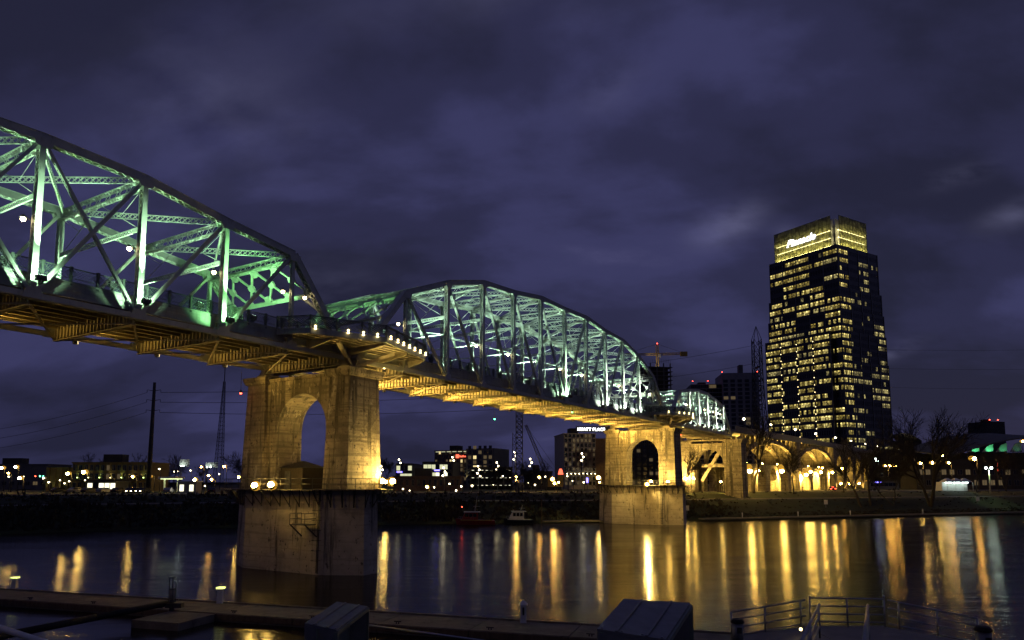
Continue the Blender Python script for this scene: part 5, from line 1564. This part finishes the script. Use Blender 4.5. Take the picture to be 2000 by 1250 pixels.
# ---------------------------------------------------------------- vehicles
def car(label, loc, rz, paint='carpaint', rear_on=False, head_on=False, group=None):
    root = thing('parked_car', label, 'car', loc, rz, group)
    m = MB(); prof = [(-2.2, .35), (2.2, .35), (2.25, .75), (2.1, .95), (1.1, 1.05), (.55, 1.5), (-1.2, 1.52), (-1.95, 1.05), (-2.25, .95)]
    m.ext(prof, lambda a, b: (a, -.85, b), lambda a, b: (a, .85, b)); m.build('body', M[paint], root)
    m = MB(); m.ext([(.95, 1.06), (.5, 1.46), (-1.15, 1.47), (-1.75, 1.06)], lambda a, b: (a, -.862, b), lambda a, b: (a, .862, b)); m.build('window', M['glassdark'], root)
    for x in (-1.4, 1.4):
        for y in (-.8, .8):
            m = MB(); m.tube((x, y - .1, .33), (x, y + .1, .33), .33, .33, 10); m.build('wheel', M['rubber'], root)
    for y in (-.62, .62):
        m = MB(); m.box(-2.29, -2.2, y - .18, y + .18, .72, .9); m.build('tail_light', M['redlight'] if rear_on else M['redpaint'], root)
        m = MB(); m.box(2.2, 2.28, y - .18, y + .18, .6, .76); m.build('headlight', M['soft'] if head_on else M['white'], root)
    if rear_on:
        m = MB(); m.box(-1.62, -1.52, -.3, .3, 1.36, 1.44); m.build('brake_light', M['redlight'], root)
    return root
p = at(1625, 950, 236); car('car with glowing red tail lights stopped under the viaduct', (p.x, 236, STREET + .02), radians(75), rear_on=True)
for i, (px, Y, pt) in enumerate(((118, 198, 'carpaint'), (150, 196, 'carsilver'), (176, 195, 'carpaint'), (204, 194, 'carsilver'), (232, 193, 'carpaint'), (258, 192, 'carpaint'), (330, 192, 'carsilver'), (414, 196, 'carpaint'))):
    p = at(px, 950, Y); car('%s parked car from the left on the left shore car park' % ORD[i], (p.x, Y, STREET), radians(60 + 7*i), pt, group='cars on the left shore')
for i, (px, Y) in enumerate(((262, 190), (280, 190))):
    p = at(px, 950, Y); car(('oncoming car with headlights on, left of the utility pole', 'second oncoming car with headlights on, beside the utility pole')[i], (p.x, Y, STREET), radians(-95), head_on=True)
p = at(1722, 940, 246)
bus = thing('coach', 'dark coach with blue strip light near the end of the viaduct', 'bus', (p.x, 246, STREET), radians(8))
m = MB(); m.ext([(-5.5, .45), (5.5, .45), (5.5, 2.4), (5.2, 3.3), (-5.5, 3.3)], lambda a, b: (a, -1.25, b), lambda a, b: (a, 1.25, b)); m.build('body', M['greywall'], bus)
for i in range(6):
    m = MB(); m.box(-5.0 + i*1.65, -3.5 + i*1.65, -1.28, -1.255, 1.6, 2.7); m.build('window', M['glassdark'], bus)
for x in (-3.6, 3.6):
    for y in (-1.1, 1.1):
        m = MB(); m.tube((x, y - .15, .5), (x, y + .15, .5), .5, .5, 10); m.build('wheel', M['rubber'], bus)
m = MB(); m.box(-4, -1.2, -1.33, -1.285, 2.75, 3.1); m.build('blue_display', M['bluelight'], bus)
for y in (-.8, .8):
    m = MB(); m.ball((5.5, y, .9), .16, 6, 4); m.build('headlight', M['soft'], bus)

# ---------------------------------------------------------------- boats
def boat(name, label, px, Y, L, hull, stripe, cabx, rz, red):
    p = at(px, 1020, Y)
    root = thing(name, label, 'boat', (p.x, Y, 0), rz)
    m = MB(); n = 10; b = len(m.v)
    secs = []
    for i in range(n + 1):
        q = i / n; x = -L/2 + L*q
        wd_ = 1.5 * min(1, (q / .42) ** .6 if q > 0 else 0.02) ; wd_ = max(.04, wd_)
        sh_ = 1.25 - .35*q + .35*max(0, .35 - q)
        secs.append([(x, -wd_, sh_), (x + .25*(1-q), -wd_*.8, .1), (x + .4*(1-q), 0, -.3), (x + .25*(1-q), wd_*.8, .1), (x, wd_, sh_)])
    for s_ in secs: m.v += s_
    for i in range(n):
        for k in range(4):
            a = i*5 + k; m.f.append((a, a+5, a+6, a+1)); m.m.append(0); m.sm.append(False)
        m.f.append((i*5, i*5+4, i*5+9, i*5+5)); m.m.append(0); m.sm.append(False)
    m.f.append((n*5, n*5+1, n*5+2, n*5+3, n*5+4)); m.m.append(0); m.sm.append(False)
    m.build('hull', M[hull], root)
    m = MB(); m.bar((-L*.38, -1.5, 1.10), (L*.42, -1.56, .98), .08, .16); m.build('rub_rail', M[stripe], root)
    x0, x1 = cabx
    m = MB(); m.ext([(x0 - .5, 1.0), (x1, 1.0), (x1, 2.7), (x0 + .4, 2.7)], lambda a, b: (a, -1.0, b), lambda a, b: (a, 1.0, b)); m.build('cabin', M['white'] if not red else M['redpaint'], root)
    m = MB(); m.box(x0 + .1, x1 + .5, -1.2, 1.2, 2.72, 2.86); m.build('roof', M['white'], root)
    k = 3; st = (x1 - x0 - .5) / k
    for i in range(k):
        m = MB(); m.box(x0 + .35 + i*st, x0 + .2 + (i+1)*st, -1.02, -1.002, 1.75, 2.5); m.build('window', M['glassdark'], root)
    m = MB(); m.tube((x1 - .6, 0, 2.86), (x1 - .2, 0, 6.2 if red else 4.2), .07, .04, 5); m.tube((x1 - 1.0, 0, 4.0 if red else 3.5), (x1 + .4, 0, 4.0 if red else 3.5), .05, .05, 5); m.tube((x1 - .9, 0, 2.86), (x1 - .4, 0, 4.4 if red else 3.6), .05, .05, 5); m.build('mast', M['galv'], root)
    m = MB()
    for i in range(7): m.tube((-L/2 + .6 + i*.55, -.2 - .16*min(i, 6), 1.2), (-L/2 + .6 + i*.55, -.2 - .16*min(i, 6), 1.75), .02, .02, 4)
    m.tube((-L/2 + .6, -.2, 1.75), (-L/2 + 3.9, -1.16, 1.75), .025, .025, 4); m.build('bow_rail', M['galv'], root)
    m = MB(); m.ball((x0 - .3 if red else x0 + .5, -.4, 3.9 if red else 3.05), .12, 6, 4); m.build('lamp', M['redlight'] if red else M['windim'], root)
    return root
boat('fire_boat', 'red work boat with white cabin roof and mast moored at the far shore', 928, 158, 8.6, 'redpaint', 'craneyellow', (-2.6, .6), radians(4), True)
boat('patrol_boat', 'dark-hulled boat with white cabin moored right of the red boat', 1012, 161, 6.6, 'navy', 'white', (-1.6, 1.2), radians(6), False)

# ---------------------------------------------------------------- bare trees
def bare_tree(name, label, base, h, spread, seed, lean=(0, 0), r0=.3, levels=5, forks=0, group='bare trees'):
    rr = random.Random(seed)
    root = thing(name, label, 'tree', base, 0, group)
    tr, br = MB(), MB()
    def grow(p, d, L, r, lv):
        segs = 3 if lv > 1 else 2
        q = p; dd = d
        for i in range(segs):
            dd = (dd + Vector((rr.uniform(-.16, .16), rr.uniform(-.16, .16), rr.uniform(-.04, .12)))).normalized()
            e = q + dd * (L / segs)
            ra = r * (1 - .3*i/segs); rb = r * (1 - .3*(i+1)/segs)
            (tr if lv >= levels - 1 else br).tube(q, e, ra, rb, 7 if lv >= levels - 1 else (5 if lv > 2 else 3), caps=False)
            q = e
            if lv > 0 and lv < levels and i < segs - 1:
                child(q, dd, L*.55, r*.42, lv - 1)
        if lv > 0:
            k = 2 if lv > 3 else 3
            for j in range(k): child(q, dd, L * rr.uniform(.66, .86), r * .62, lv - 1)
    def child(p, d, L, r, lv):
        a = rr.uniform(0, 2*pi); u, v = perp(d)
        t = rr.uniform(.32, .75) * spread
        nd_ = (d * cos(t) + (u*cos(a) + v*sin(a)) * sin(t)); nd_.z += .10
        grow(p, nd_.normalized(), L, max(r, .042), lv)
    d0 = Vector((lean[0], lean[1], 1)).normalized()
    if forks:
        for j in range(forks):
            a = 2*pi*j/forks + rr.uniform(-.4, .4)
            grow(Vector((0, 0, 0)), (d0 + Vector((cos(a), sin(a), 0))*.36).normalized(), h*.36, r0*.7, levels)
    else: grow(Vector((0, 0, 0)), d0, h*.30, r0, levels)
    tr.build('trunk', M['bark'], root); br.build('crown', M['twig'], root)
    return root
for px, off, h, sp, seed, lean, r0, forks, lab in (
    (1816, 6.5, 25, 1.0, 4, (0, 0), .7, 4, 'large multi-stemmed bare tree at the water edge on the right'),
    (1668, 7, 19, .8, 5, (-.45, .1), .42, 0, 'bare tree leaning left below the viaduct end'),
    (1702, 8, 20, .8, 6, (-.1, 0), .38, 0, 'slim upright bare tree right of the leaning one'),
    (1742, 8, 13, .85, 8, (-.35, 0), .24, 2, 'small forked bare tree left of the large one'),
    (1478, 26, 25, .8, 9, (.03, 0), .45, 0, 'tall bare tree standing before the first viaduct arch'),
    (1345, 24, 13, .8, 10, (0, 0), .22, 0, 'thin bare tree right of the farther pier'),
    (1538, 24, 14, .8, 12, (.05, 0), .22, 0, 'thin bare tree before the second viaduct arch'),
    (1640, 26, 12, .9, 13, (.1, 0), .22, 0, 'bare tree before the small arches'),
    (1905, 24, 13, .9, 14, (.05, 0), .25, 0, 'bare tree beside the tent pavilion'),
    (1955, 26, 13, .9, 15, (-.05, 0), .25, 2, 'bare forked tree left of the right frame edge'),
    (2010, 16, 15, .9, 16, (-.1, 0), .3, 2, 'bare tree at the right frame edge'),
    (1010, 20, 9, .9, 17, (0, 0), .18, 2, 'low bare tree on the bank below the piling mast'),
    (985, 20, 8, .9, 18, (0, 0), .16, 2, 'low bare tree on the bank above the boats')):
    bare_tree('bare_tree', lab, bank_at(px, off) - Vector((0, 0, .3)), h, sp, seed, lean, r0, 5, forks)
for i, (px, Y, h, sp) in enumerate(((24, 320, 13, 1.3), (40, 320, 13, 1.3), (192, 300, 15, 1.1), (258, 300, 17, 1.1), (330, 300, 14, 1.2), (338, 320, 16, 1.2), (396, 330, 13, 1.2), (470, 260, 16, 1.2), (735, 300, 14, 1.2), (760, 300, 16, 1.2), (1780, 300, 20, 1.1), (1850, 300, 19, 1.1))):
    p = at(px, 940, Y)
    bare_tree('distant_bare_tree', '%s distant round bare tree from the left behind the lamps' % ORD[i], (p.x, Y, STREET - .2), h, sp, 70 + i, (0, 0), .25, 5, 0, 'distant bare trees')

# scrub along the banks
rr = random.Random(99)
mb = MB()
for _ in range(15000):
    i = rr.randrange(9, len(EP) - 16) if rr.random() < .8 else rr.randrange(9, 60)
    right = EP[i][0] > 60
    off = (rr.uniform(.6, 13.5) if rr.random() < .75 else rr.uniform(17.5, 31)) if not right or rr.random() < .3 else rr.uniform(.4, 4.0)
    fr = rr.random(); c = on_bank(i, off)*(1 - fr) + on_bank(i + 1, off)*fr
    h = rr.uniform(.5, 2.0)*(.55 + .75*max(0, sin(c.x*.21 + 2*sin(c.x*.057)))*(.6 + .4*sin(c.y*.7))) if off < 14 else rr.uniform(.15, .6)*(2.6 if sin(c.x*.33 + c.y) > .8 else 1)
    if right: h = rr.uniform(.15, .5)
    if right and rr.random() < .6: continue
    for k in range(3):
        a = rr.uniform(0, 2*pi); t = Vector((cos(a), sin(a), 0))
        b = c + t*rr.uniform(0, .5); tip = b + Vector((rr.uniform(-.6, .6), rr.uniform(-.6, .6), h*rr.uniform(.6, 1)))
        wv = t.cross(Vector((0, 0, 1))) * rr.uniform(.06, .22)
        mb.quad([b - wv - Vector((0, 0, .2)), b + wv - Vector((0, 0, .2)), (b + tip)/2 + wv*1.4, tip, (b + tip)/2 - wv*1.4])
kind(mb.build('bank_scrub', M['scrub']), 'stuff')

# light posts on the shore walkway, small sign boards
for j, (px, off) in enumerate(((1431, -1.9), (1538, -1.9), (1655, -1.9), (1781, -1.9))):
    p = bank_at(px, 0.0); n = enorm(0); q = Vector((p.x, p.y - 2.2, .75))
    o = thing('walkway_bollard', '%s white light post on the far shore walkway, from the left' % ORD[j], 'bollard', q, 0, 'light posts on the shore walkway')
    m = MB(); m.tube((0, 0, 0), (0, 0, 1.1), .14, .12, 8); m.build('post', M['white'], o)
    m = MB(); m.ball((0, 0, 1.22), .14, 8, 5); m.build('cap', M['windim'], o)
for px, off, lab in ((1350, 4, 'white notice board at the waterline right of the farther pier'), (1600, 7, 'white notice board on the bank below the viaduct'), (1893, 8, 'pale notice board at the foot of the large bare tree lawn')):
    p = bank_at(px, off)
    o = thing('notice_board', lab, 'sign', p)
    m = MB(); m.tube((0, .08, -.4), (0, .08, 2.2), .06, .06, 5); m.build('post', M['galv'], o)
    m = MB(); m.box(-.5, .5, -.04, .04, .9, 2.1); m.build('panel', M['white'], o)
for px, lab in ((1056, 'mooring pile beside the patrol boat'), (1068, 'tall mooring pile right of the patrol boat')):
    p = bank_at(px, 0); o = MB(); o.tube((0, 0, -1), (0, 0, 5.0), .12, .12, 8); o.tube((0, 0, 5.0), (0, 0, 5.3), .14, .02, 8)
    tag(o.build('mooring_pile', M['wood'], None, (p.x, p.y - 2.5, 0)), lab, 'pile', 'mooring piles')

# ---------------------------------------------------------------- floating dock and moorings in the foreground
A_, B_ = Vector((-60, 65.6)), Vector((16.0, 41.7))
dd = (B_ - A_).normalized(); dn_ = Vector((dd.y, -dd.x))      # dn_ points to the viewer
dock = thing('floating_dock', 'long brown concrete floating dock running across the foreground water', 'dock', (A_.x, A_.y, 0), atan2(dd.y, dd.x))
L = (B_ - A_).length; k = 13; st = L / k
for i in range(k):
    m = MB(); m.box(i*st + .03, (i+1)*st - .03, -3.5, 0, -.6, .55); m.build('dock_segment', M['dockconc'], dock)
    m = MB(); m.box(i*st + .03, (i+1)*st - .03, -.12, .06, .551, .66); m.build('edge_kerb', M['dockconc'], dock)
    m = MB(); m.box(i*st + .03, (i+1)*st - .03, -3.58, -3.502, .12, .5); m.build('wale_board', M['wood'], dock)
def dl(px, py, z):
    d = at(px, py, 1.0) - Vector((0, 0, CAMZ)); kk = (z - CAMZ) / d.z
    return Vector((d.x*kk, d.y*kk, z))
def todock(p): v = Vector((p.x, p.y)) - A_; return v.dot(dd), -v.dot(dn_)
xa = todock(dl(255, 1196, .5))[0]; xb = todock(dl(432, 1196, .5))[0]
m = MB(); m.box(xa + 2.2, xb, -6.9, -3.6, -.6, .5); m.build('finger_pontoon', M['dockconc'], dock)
def pedestal(px, py, label, h, lit, pointed):
    p = dl(px, py, .57)
    o = thing('dock_pedestal', label, 'power pedestal', p, 0, 'pedestals on the dock')
    m = MB(); m.prism([(-.2, -.2), (.2, -.2), (.2, .2), (-.2, .2)], 0, h*.8, [(-.15, -.15), (.15, -.15), (.15, .15), (-.15, .15)]); m.build('body', M['white'], o)
    if pointed:
        m = MB(); m.prism([(-.26, -.26), (.26, -.26), (.26, .26), (-.26, .26)], h*.8, h, [(-.02, -.02), (.02, -.02), (.02, .02), (-.02, .02)]); m.build('cap', M['white'], o)
        m = MB(); m.box(-.06, .06, -.23, -.195, h*.35, h*.7); m.build('slot', M['rubber'], o)
    else:
        m = MB(); m.prism([(-.2, -.2), (.2, -.2), (.2, .2), (-.2, .2)], h*.8 + .002, h*.87, [(-.26, -.26), (.26, -.26), (.26, .26), (-.26, .26)]); m.build('head', M['white'], o)
        m = MB(); m.box(-.25, .25, -.25, .25, h*.872, h*.96); m.build('lamp', M['pedlamp'], o)

pedestal(28, 1149, 'white dock pedestal with yellow-green light at the far left', .95, True, False)
pedestal(430, 1178, 'white dock pedestal with yellow-green light left of the near pier', 1.2, True, False)
pedestal(1022, 1216, 'white unlit dock pedestal with pointed cap at centre', 1.4, False, True)
p = dl(335, 1192, .55)
o = thing('caged_mooring_post', 'dark mooring post with wire cage and pale core on the dock', 'mooring post', p)
m = MB(); m.tube((0, 0, -.8), (0, 0, .75), .16, .16, 10); m.build('pile', M['darksteel'], o)
m = MB(); m.tube((0, 0, .76), (0, 0, 1.45), .17, .17, 10); m.build('core', M['stucco'], o)
for i in range(6):
    a = pi*i/3; m = MB(); m.tube((.24*cos(a), .24*sin(a), .55), (.24*cos(a), .24*sin(a), 2.25), .022, .022, 4); m.build('cage_bar', M['darksteel'], o)
for zz in (.6, 1.45, 2.22):
    m = MB(); m.path([(.24*cos(pi*q/6), .24*sin(pi*q/6), zz) for q in range(13)], .025, 4); m.build('cage_ring', M['darksteel'], o)
m = MB(); m.box(-.35, .75, -.25, .25, .2, .5); m.build('bracket', M['darksteel'], o)
m = MB(); a = dl(328, 1178, 1.0); b = dl(15, 1240, .75); c = dl(-60, 1262, .5); m.tube(a, (a + b)/2, .2, .22, 12); m.tube((a + b)/2, b, .22, .22, 12); m.tube(b, c, .22, .22, 12)
tag(m.build('boom_pipe', M['rubber']), 'thick dark pipe slanting from the dock post to the lower left', 'pipe')
m = MB(); a = at(718, 1221, 41); b = at(945, 1252, 38); m.tube(a, b, .07, .07, 8); m.tube(b, at(1100, 1275, 36), .07, .07, 8)
tag(m.build('dock_pipe', M['galv']), 'thin pale pipe lying in front of the dock at centre', 'pipe')
m = MB(); a = at(-20, 1220, 17); b = at(90, 1256, 15.5); m.tube(a, b, .07, .07, 10)
tag(m.build('pale_rail', M['white']), 'pale rail crossing the bottom left corner', 'rail')
def hood(label, pts, z0):
    """sheet-metal hood: pts = back-left, back-right, front-right, front-left of the lid"""
    bl, br, fr, fl = pts
    base = (bl + br + fr + fl) / 4
    root = thing('metal_hood', label, 'cabinet', (base.x, base.y, 0))
    bl, br, fr, fl = [q - Vector((base.x, base.y, 0)) for q in (bl, br, fr, fl)]
    dz = Vector((0, 0, .05))
    m = MB(); m.hexa([bl - dz, br - dz, fr - dz, fl - dz, bl, br, fr, fl]); m.build('lid', M['aluminium'], root)
    def down(q): return Vector((q.x, q.y, z0))
    for a, b, nm in ((fl, fr, 'front_panel'), (bl, fl, 'side_panel'), (br, bl, 'rear_panel')):
        n = (b - a).cross(Vector((0, 0, 1))).normalized()*.04
        a, b = a - dz*1.1, b - dz*1.1
        m = MB(); m.hexa([down(a), down(b), down(b) - n, down(a) - n, a, b, b - n, a - n]); m.build(nm, M['aluminium'], root)
    for q in (.28, .72):
        a, b = bl + (br - bl)*q + dz*.2, fl + (fr - fl)*q + dz*.2
        m = MB(); m.bar(a, b, .05, .02); m.build('lid_seam', M['aluminium'], root)
    for q in (.06, .35, .65, .94):
        a = fl + (fr - fl)*q; a = a + (bl - fl)*.03
        m = MB(); m.tube(a, a + Vector((0, 0, .02)), .025, .02, 8); m.build('bolt', M['galv'], root)
    # open side: edge frame and a panel set back inside
    for a, b in ((br - dz*1.1, down(br)), (fr - dz*1.1, down(fr)), (fr - dz*1.6, br - dz*1.6)):
        m = MB(); m.bar(a, b, .09, .09); m.build('frame_bar', M['hoodedge'], root)
    inn = ((bl + fl)/2 - (br + fr)/2).normalized()*.45
    a, b = fr + inn - dz*1.2, br + inn - dz*1.2
    m = MB(); n = inn.normalized()*.04; m.hexa([down(a), down(b), down(b) + n, down(a) + n, a, b, b + n, a + n]); m.build('inner_panel', M['hoodedge'], root)

hood('slanted sheet-metal hood standing in front of the near pier', [at(658, 1175, 20), at(718, 1184, 20.2), at(657, 1230, 17.6), at(595, 1217, 17.6)], 0)
hood('larger slanted sheet-metal hood at the bottom right of centre', [at(1218, 1169, 15), at(1348, 1177, 15.1), at(1300, 1249, 12.6), at(1166, 1228, 12.6)], 0)

# gangway landing with pipe railings
gp = at(1650, 1224, 28.0)
gw = thing('gangway_landing', 'gangway landing with grey pipe railings at bottom right', 'gangway', (gp.x, 28, 0))
zf = gp.z
def g(px, py, Y): return at(px, py, Y) - Vector((gp.x, 28, 0))
xl, xr = g(1580, 1224, 28).x, g(1726, 1224, 28).x
m = MB(); m.box(xl - .1, xr + .1, -6.5, .2, zf - .3, zf); m.build('deck', M['pathconc'], gw)
m = MB(); m.box(xl - .1, xr + .1, -4.6, -4.45, zf + .001, zf + .08); m.build('edge_strip', M['galv'], gw)
la, ra = g(1428, 1238, 28), g(1908, 1252, 28)
m = MB(); m.hexa([(la.x, -2.2, la.z - .4), (xl - .12, -2.6, zf - .3), (xl - .12, .1, zf - .3), (la.x, .1, la.z - .4), (la.x, -2.2, la.z - .08), (xl - .12, -2.6, zf - .01), (xl - .12, .1, zf - .01), (la.x, .1, la.z - .08)]); m.build('ramp', M['pathconc'], gw)
m = MB(); m.hexa([(xr + .12, -2.6, zf - .3), (ra.x, -2.2, ra.z - .4), (ra.x, .1, ra.z - .4), (xr + .12, .1, zf - .3), (xr + .12, -2.6, zf - .01), (ra.x, -2.2, ra.z - .08), (ra.x, .1, ra.z - .08), (xr + .12, .1, zf - .01)]); m.build('ramp', M['pathconc'], gw)
def rails(pa, pb, posts, n=4, gap=.295, r=.032, over=0):
    pa, pb = Vector(pa), Vector(pb)
    for i in range(n):
        m = MB(); o = Vector((0, 0, -gap*i)); m.tube(pa + o, pb + o, r if i == 0 else r*.8, r if i == 0 else r*.8, 8); m.build('rail', M['galv'], gw)
    for q in posts:
        p = pa + (pb - pa)*q; m = MB(); m.tube(p + Vector((0, 0, .02)), p - Vector((0, 0, 1.08)), .035, .035, 8); m.build('rail_post', M['galv'], gw)
rails(g(1428, 1196, 28), g(1573, 1172, 28), (.0, .45, .93))
rails(g(1581, 1168, 28), g(1726, 1170, 28), (.0, .5, 1.0), r=.034)
rails(g(1733, 1172, 28), g(1908, 1208, 28), (.12, .55, 1.0))
for a, b in ((g(1600, 1181, 25.5), g(1563, 1256, 19.5)), (g(1695, 1182, 25.5), g(1686, 1262, 19.0))):
    rails(a, b, (.05, .55), n=3, gap=.34, r=.05)
for px in (1581, 1726):
    q = g(px, 1168, 28); m = MB(); m.ball(q + Vector((0, 0, .05)), .05, 8, 5); m.build('finial', M['galv'], gw)
m = MB(); m.ball(g(1564, 1229, 26.5), .06, 8, 5); m.build('glint_ball', M['warmsoft'], gw)  # emissive ball added to stand for a glint
for (x, y) in ((xl + .2, -.2), (xr - .2, -.2), (la.x + .2, -.6), (ra.x - .2, -.6), (xl + .2, -6), (xr - .2, -6)):
    m = MB(); m.tube((x, y, -2), (x, y, (zf if xl < x < xr else min(la.z, ra.z)) - .35), .16, .16, 10); m.build('pile', M['darksteel'], gw)
def bin_(px, py, Y, r, h, label):
    p = at(px, py, Y)
    o = thing('litter_bin', label, 'bin', (p.x, p.y, p.z - h))
    m = MB(); m.tube((0, 0, 0), (0, 0, h*.86), r*.9, r*.95, 14); m.build('body', M['aluminium'], o)
    m = MB(); m.tube((0, 0, h*.862), (0, 0, h*.93), r*1.1, r*1.1, 14); m.tube((0, 0, h*.93), (0, 0, h), r*1.05, r*.75, 14); m.build('lid', M['rubber'], o)
    m = MB(); m.box(-r*.4, r*.4, -r*1.0, -r*.93, h*.5, h*.72); m.build('hatch', M['darksteel'], o)
bin_(1440, 1209, 27.0, .22, .95, 'dark litter bin at the left end of the gangway landing')
bin_(1920, 1223, 25.5, .27, 1.2, 'litter bin with black lid at the right end of the gangway landing')

# dock fittings
for i in range(1, k):
    o = thing('dock_cleat', '%s iron mooring cleat from the left along the dock edge' % ORD[i-1], 'cleat', A_.to_3d() + dd.to_3d()*(i*st + 1.2) + dn_.to_3d()*3.1 + Vector((0, 0, .55)), atan2(dd.y, dd.x), 'mooring cleats on the dock')
    m = MB(); m.tube((-.08, 0, 0), (-.08, 0, .12), .04, .04, 6); m.tube((.08, 0, 0), (.08, 0, .12), .04, .04, 6); m.tube((-.24, 0, .14), (.24, 0, .14), .035, .035, 6); m.build('horn', M['darksteel'], o)
